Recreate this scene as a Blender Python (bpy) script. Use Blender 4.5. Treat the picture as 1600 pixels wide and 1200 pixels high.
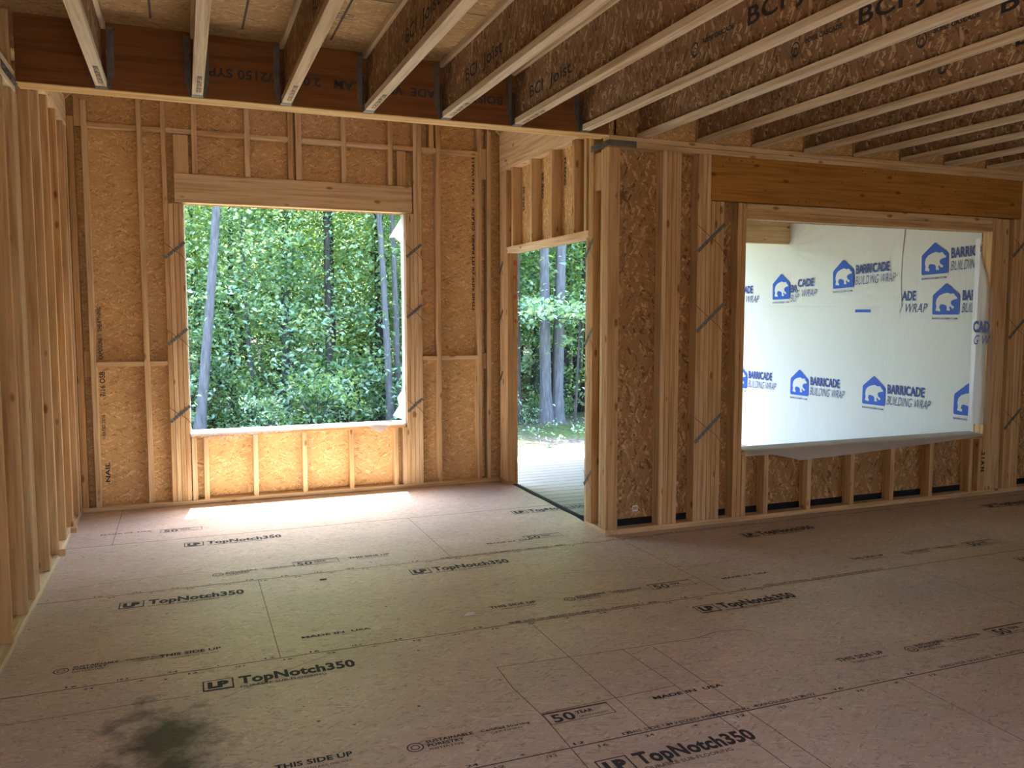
import bpy, bmesh, math, random
from mathutils import Vector, Matrix, Euler, noise

# ------------------------------------------------------------------ scene, camera, sky, sun
for o in list(bpy.data.objects): bpy.data.objects.remove(o, do_unlink=True)
S = bpy.context.scene
COL = S.collection
cam_d = bpy.data.cameras.new('camera'); cam = bpy.data.objects.new('camera', cam_d); COL.objects.link(cam)
cam_d.sensor_fit = 'HORIZONTAL'; cam_d.sensor_width = 36.0
cam_d.lens = 36.0 * 1295.7 / 1600.0
cam_d.clip_start = 0.02; cam_d.clip_end = 400
cam.location = (0, 0, 1.57)
cam.rotation_euler = (math.pi/2 - 0.0822, 0, -0.3765)
S.camera = cam

SUN_DIR = Vector((-0.12, -1.0, -4.15)).normalized()
W = bpy.data.worlds.new('sky'); S.world = W; W.use_nodes = True
wn = W.node_tree.nodes; wl = W.node_tree.links
bg = wn['Background']
sky = wn.new('ShaderNodeTexSky'); sky.sky_type = 'NISHITA'
sky.sun_disc = False; sky.sun_elevation = math.radians(75); sky.sun_rotation = math.radians(7)
sky.air_density = 1.0; sky.dust_density = 2.0; sky.ozone_density = 1.0
wl.new(sky.outputs[0], bg.inputs[0]); bg.inputs[1].default_value = 0.55
sd = bpy.data.lights.new('sun', 'SUN'); sd.energy = 12.5; sd.angle = math.radians(0.6); sd.color = (1, .96, .88)
sun = bpy.data.objects.new('sun', sd); COL.objects.link(sun)
sun.rotation_euler = SUN_DIR.to_track_quat('-Z', 'Y').to_euler(); sun.location = (1, 9, 20)
VS = S.view_settings
VS.view_transform = 'Standard'; VS.look = 'None'; VS.exposure = 2.6; VS.gamma = 1.0; VS.use_curve_mapping = False

# ------------------------------------------------------------------ dimensions (metres)
XL, XR, YB, YF = -0.79, 2.76, 7.30, 5.165      # faces of the framing
D = 0.089                                      # stud depth
ZB = 2.81                                      # underside of joists and beam
R = random.Random(7)

# ------------------------------------------------------------------ materials
def new_mat(name, rough=.7, spec=.3):
    m = bpy.data.materials.new(name); m.use_nodes = True
    nt = m.node_tree; b = nt.nodes['Principled BSDF']
    b.inputs['Roughness'].default_value = rough
    b.inputs['Specular IOR Level'].default_value = spec
    return m, nt, b
def ramp(nt, fac, stops):
    r = nt.nodes.new('ShaderNodeValToRGB'); cr = r.color_ramp
    while len(cr.elements) > 1: cr.elements.remove(cr.elements[-1])
    cr.elements[0].position = stops[0][0]; cr.elements[0].color = (*stops[0][1], 1)
    for p, c in stops[1:]:
        e = cr.elements.new(p); e.color = (*c, 1)
    if fac is not None: nt.links.new(fac, r.inputs[0])
    return r.outputs[0]
def mapping(nt, scale, rot=(0, 0, 0), src='Object', shift=True):
    tc = nt.nodes.new('ShaderNodeTexCoord'); mp = nt.nodes.new('ShaderNodeMapping')
    mp.inputs['Scale'].default_value = scale; mp.inputs['Rotation'].default_value = rot
    if shift:
        oi = nt.nodes.new('ShaderNodeObjectInfo'); mu = nt.nodes.new('ShaderNodeMath'); mu.operation = 'MULTIPLY'
        mu.inputs[1].default_value = 37.0; nt.links.new(oi.outputs['Random'], mu.inputs[0])
        nt.links.new(mu.outputs[0], mp.inputs['Location'])
    nt.links.new(tc.outputs[src], mp.inputs['Vector'])
    return mp.outputs[0]
def noise_tex(nt, vec, scale, detail=4, rough=.55):
    n = nt.nodes.new('ShaderNodeTexNoise'); n.inputs['Scale'].default_value = scale
    n.inputs['Detail'].default_value = detail; n.inputs['Roughness'].default_value = rough
    if vec is not None: nt.links.new(vec, n.inputs['Vector'])
    return n.outputs['Fac']
def mix(nt, fac, a, b, mode='MIX'):
    m = nt.nodes.new('ShaderNodeMix'); m.data_type = 'RGBA'; m.blend_type = mode
    for sock, v in ((m.inputs[0], fac), (m.inputs[6], a), (m.inputs[7], b)):
        if hasattr(v, 'is_output') or isinstance(v, bpy.types.NodeSocket): nt.links.new(v, sock)
        elif isinstance(v, tuple): sock.default_value = (*v, 1)
        else: sock.default_value = v
    return m.outputs[2]
def bump(nt, b, h, dist=.002, strength=.5):
    n = nt.nodes.new('ShaderNodeBump'); n.inputs['Distance'].default_value = dist; n.inputs['Strength'].default_value = strength
    nt.links.new(h, n.inputs['Height']); nt.links.new(n.outputs[0], b.inputs['Normal'])

def wood_mat(name, axis, pale, gold, knots=True):
    m, nt, b = new_mat(name, .75, .2)
    sc = [22, 22, 22]; sc[axis] = 1.1
    v = mapping(nt, sc)
    g = noise_tex(nt, v, 1.6, 5, .6)
    sc2 = [90, 90, 90]; sc2[axis] = 2.0
    fine = noise_tex(nt, mapping(nt, sc2), 1.0, 3, .6)
    oi = nt.nodes.new('ShaderNodeObjectInfo')
    base = mix(nt, oi.outputs['Random'], pale, gold)
    c = mix(nt, ramp(nt, g, [(.35, (.62, .55, .46)), (.6, (1, 1, 1))]), (.5, .4, .3), (1, 1, 1))
    c1 = mix(nt, .75, base, ramp(nt, g, [(.36, (.60, .50, .38)), (.55, (.95, .93, .9)), (.8, (1.0, .98, .94))]), 'MULTIPLY')
    c1 = mix(nt, .35, c1, ramp(nt, fine, [(.35, (.7, .62, .52)), (.65, (1, 1, 1))]), 'MULTIPLY')
    if knots:
        sck = [9, 9, 9]; sck[axis] = 4.0
        vo = nt.nodes.new('ShaderNodeTexVoronoi'); vo.inputs['Scale'].default_value = 1.0
        nt.links.new(mapping(nt, sck), vo.inputs['Vector'])
        k = ramp(nt, vo.outputs['Distance'], [(.0, (.30, .17, .08)), (.09, (.42, .25, .13)), (.15, (1, 1, 1))])
        c1 = mix(nt, .8, c1, k, 'MULTIPLY')
    nt.links.new(c1, b.inputs['Base Color'])
    bump(nt, b, fine, .0008, .4)
    return m
PALE = (.74, .59, .40); GOLD = (.60, .395, .20)
WX = wood_mat('spruce_grain_x', 0, PALE, GOLD)
WY = wood_mat('spruce_grain_y', 1, PALE, GOLD)
WZ = wood_mat('spruce_grain_z', 2, PALE, GOLD)
FL = wood_mat('joist_flange_wood', 1, (.90, .82, .68), (.82, .71, .53), knots=False)
AMB = wood_mat('amber_plywood', 0, (.46, .24, .065), (.46, .24, .065))
HDR = wood_mat('pale_header_lumber', 0, (.70, .55, .36), (.70, .55, .36))
RIM = wood_mat('pale_rim_lumber', 1, (.78, .62, .42), (.78, .62, .42))
BST = wood_mat('lit_beam_underside', 0, (.80, .58, .30), (.80, .58, .30), knots=False)  # light on the beam's underside, put into a pale golden colour
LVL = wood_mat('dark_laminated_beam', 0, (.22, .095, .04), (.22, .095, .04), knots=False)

def osb_mat(name, light, mid, dark, ax=(0, 2), scale=1.0, rough=.75, lift=.5):
    """strand board: crossed layers of stretched strands"""
    m, nt, b = new_mat(name, rough, .25)
    outs = []
    for i, (ang, s1, s2) in enumerate(((.35, 16, 62), (-.5, 18, 75), (1.25, 20, 66))):
        sc = [s2*scale]*3; sc[ax[0]] = s1*scale
        rot = [0, 0, 0]; third = 3 - ax[0] - ax[1]; rot[third] = ang
        v1 = mapping(nt, (1, 1, 1), tuple(rot), shift=False)
        mp = nt.nodes.new('ShaderNodeMapping'); mp.inputs['Scale'].default_value = sc
        mp.inputs['Location'].default_value = (3.1*i, 1.7*i, 5.3*i)
        nt.links.new(v1, mp.inputs['Vector'])
        nz = nt.nodes.new('ShaderNodeTexNoise'); nz.inputs['Scale'].default_value = 9; nt.links.new(v1, nz.inputs['Vector'])
        ad = nt.nodes.new('ShaderNodeVectorMath'); ad.operation = 'ADD'
        nt.links.new(mp.outputs[0], ad.inputs[0]); nt.links.new(nz.outputs['Color'], ad.inputs[1])
        vo = nt.nodes.new('ShaderNodeTexVoronoi'); vo.inputs['Scale'].default_value = 1
        nt.links.new(ad.outputs[0], vo.inputs['Vector'])
        sp = nt.nodes.new('ShaderNodeSeparateColor'); nt.links.new(vo.outputs['Color'], sp.inputs[0])
        outs.append((sp.outputs[0], sp.outputs[1]))
    pick = ramp(nt, outs[2][1], [(.0, (0, 0, 0)), (.5, (0, 0, 0)), (.52, (1, 1, 1))])
    a = mix(nt, pick, outs[0][0], outs[1][0])
    c = ramp(nt, a, [(0, dark), (.22, mid), (.75, mid), (1, light)])
    big = noise_tex(nt, mapping(nt, (1, 1, 1), shift=False), 1.7, 3)
    c = mix(nt, .5, c, ramp(nt, big, [(.3, (.78, .76, .74)), (.7, (1, 1, 1))]), 'MULTIPLY')
    nt.links.new(c, b.inputs['Base Color'])
    bump(nt, b, a, .001, .35)
    return m, nt, b, c
OSB_B = osb_mat('wall_strand_board', (.88, .65, .38), (.66, .435, .21), (.44, .26, .11), (0, 2), 1.35)[0]
OSB_F = osb_mat('shaded_front_strand_board', (.66, .46, .27), (.37, .23, .115), (.18, .095, .045), (2, 0), .9)[0]  # browner board, darkened further so the wall's shade sits in its colour
OSB_S = osb_mat('side_strand_board', (.90, .66, .38), (.64, .415, .19), (.38, .215, .085), (2, 1), 1.1)[0]
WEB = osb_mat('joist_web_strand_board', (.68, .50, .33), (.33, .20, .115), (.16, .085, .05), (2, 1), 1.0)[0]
DECKB = osb_mat('subfloor_underside', (.72, .53, .29), (.52, .36, .18), (.36, .23, .11), (0, 1), 1.0)[0]

# the floor panels: fine strands, nail specks, dark smudge where something was spilled
def floor_mat():
    m, nt, b, c = osb_mat('subfloor_panel', (.74, .65, .575), (.62, .525, .45), (.43, .345, .29), (0, 1), 1.5, .6)
    tc = nt.nodes.new('ShaderNodeTexCoord')
    wide = noise_tex(nt, mapping(nt, (1, 2.2, 1), shift=False), 1.1, 5)
    c = mix(nt, .45, c, ramp(nt, wide, [(.3, (.72, .70, .68)), (.65, (1.05, 1.0, .95))]), 'MULTIPLY')
    vo = nt.nodes.new('ShaderNodeTexVoronoi'); vo.inputs['Scale'].default_value = 7.5; nt.links.new(tc.outputs['Object'], vo.inputs['Vector'])
    sp = nt.nodes.new('ShaderNodeSeparateColor'); nt.links.new(vo.outputs['Color'], sp.inputs[0])
    speck = ramp(nt, vo.outputs['Distance'], [(0, (.12, .09, .08)), (.045, (.22, .17, .15)), (.065, (1, 1, 1))])
    sel = ramp(nt, sp.outputs[0], [(0, (1, 1, 1)), (.42, (1, 1, 1)), (.44, (0, 0, 0))])
    c = mix(nt, sel, c, mix(nt, 1.0, c, speck, 'MULTIPLY'))
    # smudge, an irregular blot about half a metre across
    mp = nt.nodes.new('ShaderNodeMapping'); mp.inputs['Location'].default_value = (.12, -3.14, 0)
    mp.inputs['Scale'].default_value = (1, 1, 1)
    nt.links.new(tc.outputs['Object'], mp.inputs['Vector'])
    sc2 = nt.nodes.new('ShaderNodeMapping'); sc2.inputs['Scale'].default_value = (3.6, 1.75, 0); sc2.inputs['Rotation'].default_value = (0, 0, .2)
    nt.links.new(mp.outputs[0], sc2.inputs['Vector'])
    nz = noise_tex(nt, tc.outputs['Object'], 6, 5, .65)
    ln = nt.nodes.new('ShaderNodeVectorMath'); ln.operation = 'LENGTH'; nt.links.new(sc2.outputs[0], ln.inputs[0])
    ad = nt.nodes.new('ShaderNodeMath'); ad.operation = 'ADD'; ad.operation = 'MULTIPLY_ADD'; ad.inputs[1].default_value = 2.4; nt.links.new(nz, ad.inputs[0]); nt.links.new(ln.outputs['Value'], ad.inputs[2])
    st = ramp(nt, ad.outputs[0], [(.0, (.16, .16, .17)), (.72, (.27, .27, .28)), (.98, (.78, .78, .80)), (1.0, (1, 1, 1))])
    mh = nt.nodes.new('ShaderNodeMath'); mh.operation = 'MULTIPLY'; mh.inputs[1].default_value = .37
    nt.links.new(ad.outputs[0], mh.inputs[0])
    st = ramp(nt, mh.outputs[0], [(.0, (.05, .055, .06)), (.48, (.10, .105, .11)), (.62, (.42, .42, .44)), (.78, (1, 1, 1))])
    c = mix(nt, 1.0, c, st, 'MULTIPLY')
    nt.links.new(c, b.inputs['Base Color'])
    b.inputs['Roughness'].default_value = .45; b.inputs['Specular IOR Level'].default_value = .4
    return m
FLOOR = floor_mat()

def flat(name, col, rough=.6, spec=.3, metal=0, var=None):
    m, nt, b = new_mat(name, rough, spec); b.inputs['Base Color'].default_value = (*col, 1); b.inputs['Metallic'].default_value = metal
    if var:
        n = noise_tex(nt, mapping(nt, (1, 1, 1), shift=False), var, 4)
        nt.links.new(ramp(nt, n, [(.3, tuple(x*.72 for x in col)), (.7, tuple(min(1, x*1.15) for x in col))]), b.inputs['Base Color'])
    return m
INK = flat('black_ink', (.045, .043, .055), .7, .2)
INKF = flat('faded_ink', (.13, .095, .09), .8, .1)
SEAM = flat('panel_gap', (.085, .055, .045), .9, .1)
CHALK = flat('pencil_line', (.17, .11, .085), .9, .1)
RED = flat('red_crayon', (.45, .06, .03), .8, .1)
METAL = flat('galvanised_steel', (.17, .175, .18), .5, .5, .7, 30)
WIRE = flat('dark_wire', (.06, .055, .05), .5, .4, .5)
BLACK = flat('black_membrane', (.012, .014, .022), .75, .15)
WHITE = flat('paper_white', (.75, .75, .75), .6)
BLUE = flat('blue_print', (.015, .07, .40), .5, .3)
NAVY = flat('blue_letter_print', (.02, .045, .22), .5, .3)
BARK_G = None
def wrap_mat(name, transl, col=(.47, .48, .48)):
    m, nt, b = new_mat(name, .38, .5)
    b.inputs['Base Color'].default_value = (*col, 1)
    v = mapping(nt, (1.6, 1.6, .35), (.3, .0, .2), shift=False)
    n = noise_tex(nt, v, 3.0, 6, .6)
    n2 = noise_tex(nt, mapping(nt, (1, 1, 1), shift=False), 55, 2)
    ad = nt.nodes.new('ShaderNodeMath'); ad.operation = 'MULTIPLY_ADD'; ad.inputs[1].default_value = .04
    nt.links.new(n2, ad.inputs[0]); nt.links.new(n, ad.inputs[2])
    bump(nt, b, ad.outputs[0], .03, .6)
    if transl:
        out = nt.nodes['Material Output']; tr = nt.nodes.new('ShaderNodeBsdfTranslucent'); tr.inputs[0].default_value = (*col, 1)
        ms = nt.nodes.new('ShaderNodeMixShader'); ms.inputs[0].default_value = transl
        nt.links.new(b.outputs[0], ms.inputs[1]); nt.links.new(tr.outputs[0], ms.inputs[2]); nt.links.new(ms.outputs[0], out.inputs[0])
    return m
WRAP = wrap_mat('building_wrap', 0)
WRAPT = wrap_mat('loose_building_wrap', .42, (.66, .66, .69))

def bark_mat(name, a, c):
    m, nt, b = new_mat(name, .9, .1)
    n = noise_tex(nt, mapping(nt, (14, 14, 2.2)), 1.5, 6, .7)
    nt.links.new(ramp(nt, n, [(.3, a), (.7, c)]), b.inputs['Base Color']); bump(nt, b, n, .02, .6)
    return m
BARK_P = bark_mat('pale_bark', (.055, .058, .066), (.14, .148, .165))
BARK_D = bark_mat('dark_bark', (.022, .020, .022), (.075, .068, .068))
def leaf_mat(name, cols, transl=.62):
    m = bpy.data.materials.new(name); m.use_nodes = True; nt = m.node_tree; nt.nodes.clear()
    out = nt.nodes.new('ShaderNodeOutputMaterial')
    gm = nt.nodes.new('ShaderNodeNewGeometry')
    c = ramp(nt, gm.outputs['Random Per Island'], cols)
    n = noise_tex(nt, mapping(nt, (1, 1, 1)), .9, 2)
    c = mix(nt, .6, c, ramp(nt, n, [(.35, (.62, .74, .66)), (.65, (1.15, 1.1, .9))]), 'MULTIPLY')
    df = nt.nodes.new('ShaderNodeBsdfDiffuse'); tr = nt.nodes.new('ShaderNodeBsdfTranslucent'); gl = nt.nodes.new('ShaderNodeBsdfGlossy')
    gl.inputs['Roughness'].default_value = .45; gl.inputs[0].default_value = (.8, .9, 1, 1)
    nt.links.new(c, df.inputs[0])
    tc = mix(nt, 1.0, c, (1.4, 1.18, .66), 'MULTIPLY'); nt.links.new(tc, tr.inputs[0])
    m1 = nt.nodes.new('ShaderNodeMixShader'); m1.inputs[0].default_value = transl
    nt.links.new(df.outputs[0], m1.inputs[1]); nt.links.new(tr.outputs[0], m1.inputs[2])
    m2 = nt.nodes.new('ShaderNodeMixShader'); m2.inputs[0].default_value = .11
    nt.links.new(m1.outputs[0], m2.inputs[1]); nt.links.new(gl.outputs[0], m2.inputs[2])
    nt.links.new(m2.outputs[0], out.inputs[0])
    return m
LEAF = leaf_mat('broad_leaves', [(0, (.06, .16, .08)), (.5, (.17, .33, .15)), (1, (.42, .56, .20))])
LEAF_L = leaf_mat('understory_leaves', [(0, (.10, .24, .16)), (.5, (.22, .39, .26)), (1, (.44, .60, .38))])
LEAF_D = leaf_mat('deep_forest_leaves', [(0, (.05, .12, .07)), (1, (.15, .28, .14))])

def ground_mat():
    m, nt, b = new_mat('leaf_litter', .95, .1)
    v = mapping(nt, (1, 1, 1), shift=False)
    n = noise_tex(nt, v, .55, 4); f = noise_tex(nt, v, 14, 6, .75)
    g = mix(nt, ramp(nt, n, [(.42, (0, 0, 0)), (.58, (1, 1, 1))]), (.135, .125, .115), (.085, .125, .05))
    c = mix(nt, .85, g, ramp(nt, f, [(.35, (.25, .24, .22)), (.5, (.8, .8, .78)), (.62, (1.6, 1.55, 1.5))]), 'MULTIPLY')
    nt.links.new(c, b.inputs['Base Color']); bump(nt, b, f, .05, 1)
    return m
GROUND = ground_mat()
DECK = None
def deck_mat():
    m, nt, b = new_mat('grey_deck_boards', .55, .45)
    n = noise_tex(nt, mapping(nt, (1.5, 40, 40), shift=False), 2, 4)
    nt.links.new(ramp(nt, n, [(.3, (.15, .158, .165)), (.7, (.23, .24, .25))]), b.inputs['Base Color'])
    return m
DECK = deck_mat()

# ------------------------------------------------------------------ helpers
def tag(o, label=None, cat=None, group=None, kind=None):
    if label: o['label'] = label
    if cat: o['category'] = cat
    if group: o['group'] = group
    if kind: o['kind'] = kind
    return o
def link(name, me, mat, parent=None, loc=(0, 0, 0), rot=None):
    o = bpy.data.objects.new(name, me); COL.objects.link(o)
    if mat is not None and not me.materials: me.materials.append(mat)
    o.location = loc
    if rot is not None: o.rotation_euler = rot
    if parent is not None:
        o.parent = parent
    return o
def add_box(bm, x0, x1, y0, y1, z0, z1, bev=0):
    v = [bm.verts.new(p) for p in ((x0, y0, z0), (x1, y0, z0), (x1, y1, z0), (x0, y1, z0), (x0, y0, z1), (x1, y0, z1), (x1, y1, z1), (x0, y1, z1))]
    fs = [bm.faces.new([v[i] for i in f]) for f in ((3, 2, 1, 0), (4, 5, 6, 7), (0, 1, 5, 4), (1, 2, 6, 5), (2, 3, 7, 6), (3, 0, 4, 7))]
    if bev:
        es = list({e for f in fs for e in f.edges})
        bmesh.ops.bevel(bm, geom=es, offset=bev, segments=1, affect='EDGES')
def finish(bm, name):
    me = bpy.data.meshes.new(name); bm.normal_update(); bm.to_mesh(me); bm.free(); return me
def mesh_pf(name, verts, faces):
    me = bpy.data.meshes.new(name); me.from_pydata([tuple(v) for v in verts], [], faces); me.update(); return me
def box(name, x0, x1, y0, y1, z0, z1, mat, parent=None, bev=.003, label=None, cat=None, group=None, kind=None):
    """one piece of lumber or panel; origin at its base centre"""
    cx, cy = (x0+x1)/2, (y0+y1)/2
    bm = bmesh.new(); add_box(bm, x0-cx, x1-cx, y0-cy, y1-cy, 0, z1-z0, bev)
    px, py, pz = (0, 0, 0)
    if parent is not None: px, py, pz = parent.location
    o = link(name, finish(bm, name), mat, parent, (cx-px, cy-py, z0-pz))
    return tag(o, label, cat, group, kind)
def empty(name, loc, label=None, cat=None, group=None, kind=None):
    o = bpy.data.objects.new(name, None); COL.objects.link(o); o.location = loc
    return tag(o, label, cat, group, kind)
ORD = ['first', 'second', 'third', 'fourth', 'fifth', 'sixth', 'seventh', 'eighth', 'ninth', 'tenth', 'eleventh', 'twelfth', 'thirteenth', 'fourteenth']

_tx = {}
def text_mesh(body, size, bold=0, shear=0, squash=1.0):
    key = (body, size, bold, shear, squash)
    if key in _tx: return _tx[key]
    c = bpy.data.curves.new('lettering', 'FONT'); c.body = body; c.size = size; c.offset = bold; c.shear = shear
    c.resolution_u = 3; c.space_character = 1.04
    o = bpy.data.objects.new('lettering', c)
    me = bpy.data.meshes.new_from_object(o)
    me.transform(Matrix.Diagonal((squash, 1, 1, 1)))
    bpy.data.objects.remove(o); bpy.data.curves.remove(c)
    _tx[key] = me
    return me
def width(me): return max(v.co.x for v in me.vertices)-min(v.co.x for v in me.vertices)
def place(name, me, mat, parent, origin, xdir, ydir, sx=1.0):
    """flat print laid on a surface: xdir reading direction, ydir up of the letters"""
    x = Vector(xdir).normalized(); y = Vector(ydir).normalized(); n = x.cross(y)
    M = Matrix(((x.x*sx, y.x, n.x, origin[0]), (x.y*sx, y.y, n.y, origin[1]), (x.z*sx, y.z, n.z, origin[2]), (0, 0, 0, 1)))
    m2 = me.copy(); m2.transform(M)
    o = bpy.data.objects.new(name, m2); COL.objects.link(o); m2.materials.clear(); m2.materials.append(mat)
    if parent is not None:
        o.parent = parent; o.matrix_parent_inverse = Matrix.Translation(parent.location).inverted()
    return o
def join_meshes(name, mats):
    pass
def text_fit(name, body, mat, parent, start, length, xdir, ydir, size, bold=0, shear=0):
    me = text_mesh(body, size, bold, shear); return place(name, me, mat, parent, start, xdir, ydir, length/width(me))
def strip(bm, a, b, w, z):
    a = Vector((*a, z)); b = Vector((*b, z)); d = (b-a).normalized(); n = Vector((-d.y, d.x, 0))*w/2
    bm.faces.new([bm.verts.new(p) for p in (a-n, b-n, b+n, a+n)])

# ------------------------------------------------------------------ the setting: floor, walls, ceiling
fl = empty('floor', (0, 0, 0)); bpy.data.objects.remove(fl)
bm = bmesh.new()
add_box(bm, XL-.12, 2.835, -3.0, YB+D, -.022, 0); add_box(bm, 2.835, 9.0, -3.0, YF+D, -.022, 0)
floor = tag(link('floor', finish(bm, 'floor'), FLOOR), kind='structure')
bm = bmesh.new(); z = .0006
for y in (.22, 1.42, 2.62, 3.83, 5.05, 6.20): strip(bm, (XL, y), (2.86 if y > 5.1 else 9.0, y), .006, z)
for x, y0, y1 in ((.37, 3.83, 5.05), (1.61, 2.62, 3.83), (1.58, 5.05, 6.20), (4.18, 2.62, 3.83), (2.82, 3.83, 5.05), (-.50, 6.20, 7.30), (5.26, 3.83, 5.05), (.4, 1.42, 2.62), (2.85, 1.42, 2.62)):
    strip(bm, (x, y0), (x, y1), .003, z)
seams = link('panel_seams', finish(bm, 'panel_seams'), SEAM, floor)
bm = bmesh.new(); z = .0009
def poly(pts, w=.004):
    for a, b in zip(pts, pts[1:]): strip(bm, a, b, w, z)
poly([(1.26, 3.37), (1.84, 3.34), (2.29, 3.33), (2.36, 3.30)]); poly([(1.26, 3.37), (1.25, 3.15), (1.27, 2.86), (1.26, 2.3)])
poly([(1.88, 3.34), (1.90, 3.0), (1.92, 2.2)]); poly([(2.03, 3.32), (2.04, 2.8), (2.05, 2.1)]); poly([(1.27, 2.90), (1.9, 2.92)])
poly([(2.29, 3.33), (2.42, 3.36), (2.56, 3.34), (2.62, 3.27)]); poly([(-.75, 3.57), (-.18, 3.58), (-.02, 3.57)])
poly([(.10, 3.50), (.45, 3.86-.14), (.62, 3.90-.1)], .003)
poly([(-.7, 5.27), (-.35, 5.33), (.1, 5.33)], .003); poly([(2.1, 4.5), (3.0, 4.32), (3.4, 4.36)], .003)
lines = link('pencil_lines', finish(bm, 'pencil_lines'), CHALK, floor)
# stamps printed on the panels
UPX, UPY = (1, 0, 0), (0, 1, 0)
def logo(x, y, ink):
    Z = .0012
    b = bmesh.new()
    w, h, t = .125, .105, .006
    for r in ((0, w, 0, .012), (0, w, h-t, h), (0, t, 0, h), (w-t, w, 0, h)):
        b.faces.new([b.verts.new((x+px, y+py, Z)) for px, py in ((r[0], r[2]), (r[1], r[2]), (r[1], r[3]), (r[0], r[3]))])
    link('logo_frame', finish(b, 'logo_frame'), ink, floor)
    text_fit('logo_print', 'LP', ink, floor, (x+.020, y+.028, Z), .085, UPX, UPY, .080, .006)
    text_fit('product_print', 'TopNotch350', ink, floor, (x+.148, y+.028, Z), .50, UPX, UPY, .105, .0042)
    text_fit('small_print', 'DURABLE SUB-FLOORING', INKF, floor, (x+.148, y-.012, Z), .36, UPX, UPY, .028, .0005)
for i, (x, y) in enumerate(((.03, 3.59), (-.37, 4.80), (-.04, 5.96), (1.25, 4.80), (2.51, 3.60), (1.30, 2.40), (2.40, 6.01), (3.67, 4.76), (6.10, 4.78), (3.75, 2.41), (4.95, 3.60), (.06, 2.39))):
    logo(x, y, INK)
for x, y in ((-.15, 4.04), (.25, 2.86), (1.49, 4.08), (2.73, 2.85), (3.97, 4.06), (.95, 5.28), (5.2, 2.86)):
    text_fit('stamp_print', 'THIS SIDE UP', INK, floor, (x, y, .0012), .27, UPX, UPY, .045, .0014)
    text_fit('small_print', 'STRENGTH AXIS THIS WAY', INKF, floor, (x+.05, y-.035, .0012), .21, UPX, UPY, .020, .0004)
for x, y in ((.49, 4.03), (1.75, 2.84), (2.95, 4.04), (-.6, 6.50), (1.9, 5.27), (4.2, 2.85)):
    text_fit('stamp_print', 'MADE IN  USA', INK, floor, (x, y, .0012), .34, UPX, UPY, .032, .0012)
for x, y in ((1.27, 2.80), (2.47, 4.02), (3.68, 2.80), (.6, 5.24), (4.95, 4.0), (-.2, 6.42), (2.2, 5.28)):
    b = bmesh.new(); w, h, t = .285, .095, .004
    for r in ((0, w, 0, t), (0, w, h-.012, h), (0, t, 0, h), (w-t, w, 0, h)):
        b.faces.new([b.verts.new((x+px, y+py, .0012)) for px, py in ((r[0], r[2]), (r[1], r[2]), (r[1], r[3]), (r[0], r[3]))])
    link('warranty_frame', finish(b, 'warranty_frame'), INKF, floor)
    text_fit('stamp_print', '50', INK, floor, (x+.02, y+.012, .0012), .095, UPX, UPY, .085, .002)
    text_fit('stamp_print', 'YEAR', INK, floor, (x+.13, y+.045, .0012), .08, UPX, UPY, .032, .0014)
    text_fit('small_print', 'LIMITED WARRANTY', INKF, floor, (x+.13, y+.015, .0012), .13, UPX, UPY, .018, .0004)
def ring(cx, cy, r, t, n=20):
    b = bmesh.new()
    for i in range(n):
        a0, a1 = 2*math.pi*i/n, 2*math.pi*(i+1)/n
        b.faces.new([b.verts.new((cx+q*math.cos(a), cy+q*math.sin(a), 0)) for q, a in ((r-t, a0), (r, a0), (r, a1), (r-t, a1))])
    return finish(b, 'ring')
for x, y in ((.74, 2.81), (1.95, 4.04), (3.15, 2.82), (.15, 5.22), (4.42, 4.03), (-.55, 4.02)):
    link('emblem_ring', ring(0, 0, .032, .005), INK, floor, (x, y+.02, .0012))
    link('emblem_ring', ring(0, 0, .017, .004), INK, floor, (x, y+.02, .0012))
    text_fit('stamp_print', 'SUSTAINABLE', INK, floor, (x+.045, y+.035, .0012), .185, UPX, UPY, .027, .001)
    text_fit('stamp_print', 'FORESTRY', INK, floor, (x+.045, y+.008, .0012), .14, UPX, UPY, .027, .001)
    text_fit('small_print', 'INITIATIVE', INKF, floor, (x+.045, y-.018, .0012), .13, UPX, UPY, .020, .0005)
    text_fit('stamp_print', 'Certified Sourcing', INK, floor, (x+.26, y+.035, .0012), .20, UPX, UPY, .024, .0008)
    text_fit('small_print', 'CERTIFIED', INKF, floor, (x+.29, y+.012, .0012), .13, UPX, UPY, .018, .0003)
for yy in (2.62, 3.83, 5.05):                      # joist-spacing marks printed along the panel edges
    for k in range(18):
        x = -.55+k*.203+.03*(int(yy) % 2)
        if x > (4.6): break
        text_fit('edge_mark', ('16', '19.2', '24', '+', '12')[k % 5], INK if k % 2 else INKF, floor, (x, yy+.012, .0012), .045 if k % 5 != 3 else .02, UPX, UPY, .022, .0007)
        text_fit('edge_mark', ('24', '+', '12', '19.2', '16')[k % 5], INKF, floor, (x+.08, yy-.034, .0012), .04, UPX, UPY, .022, .0007)
    text_fit('edge_text', 'THIS SIDE UP   SIZED FOR SPACING   EXPOSURE 1  23/32', INKF, floor, (1.50, yy+.010, .0012), .9, UPX, UPY, .026, .0006)
    text_fit('edge_text', 'SIZED FOR SPACING   APA RATED STURD-I-FLOOR 24 OC', INKF, floor, (3.1, yy+.012, .0012), .9, UPX, UPY, .026, .0006)

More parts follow.
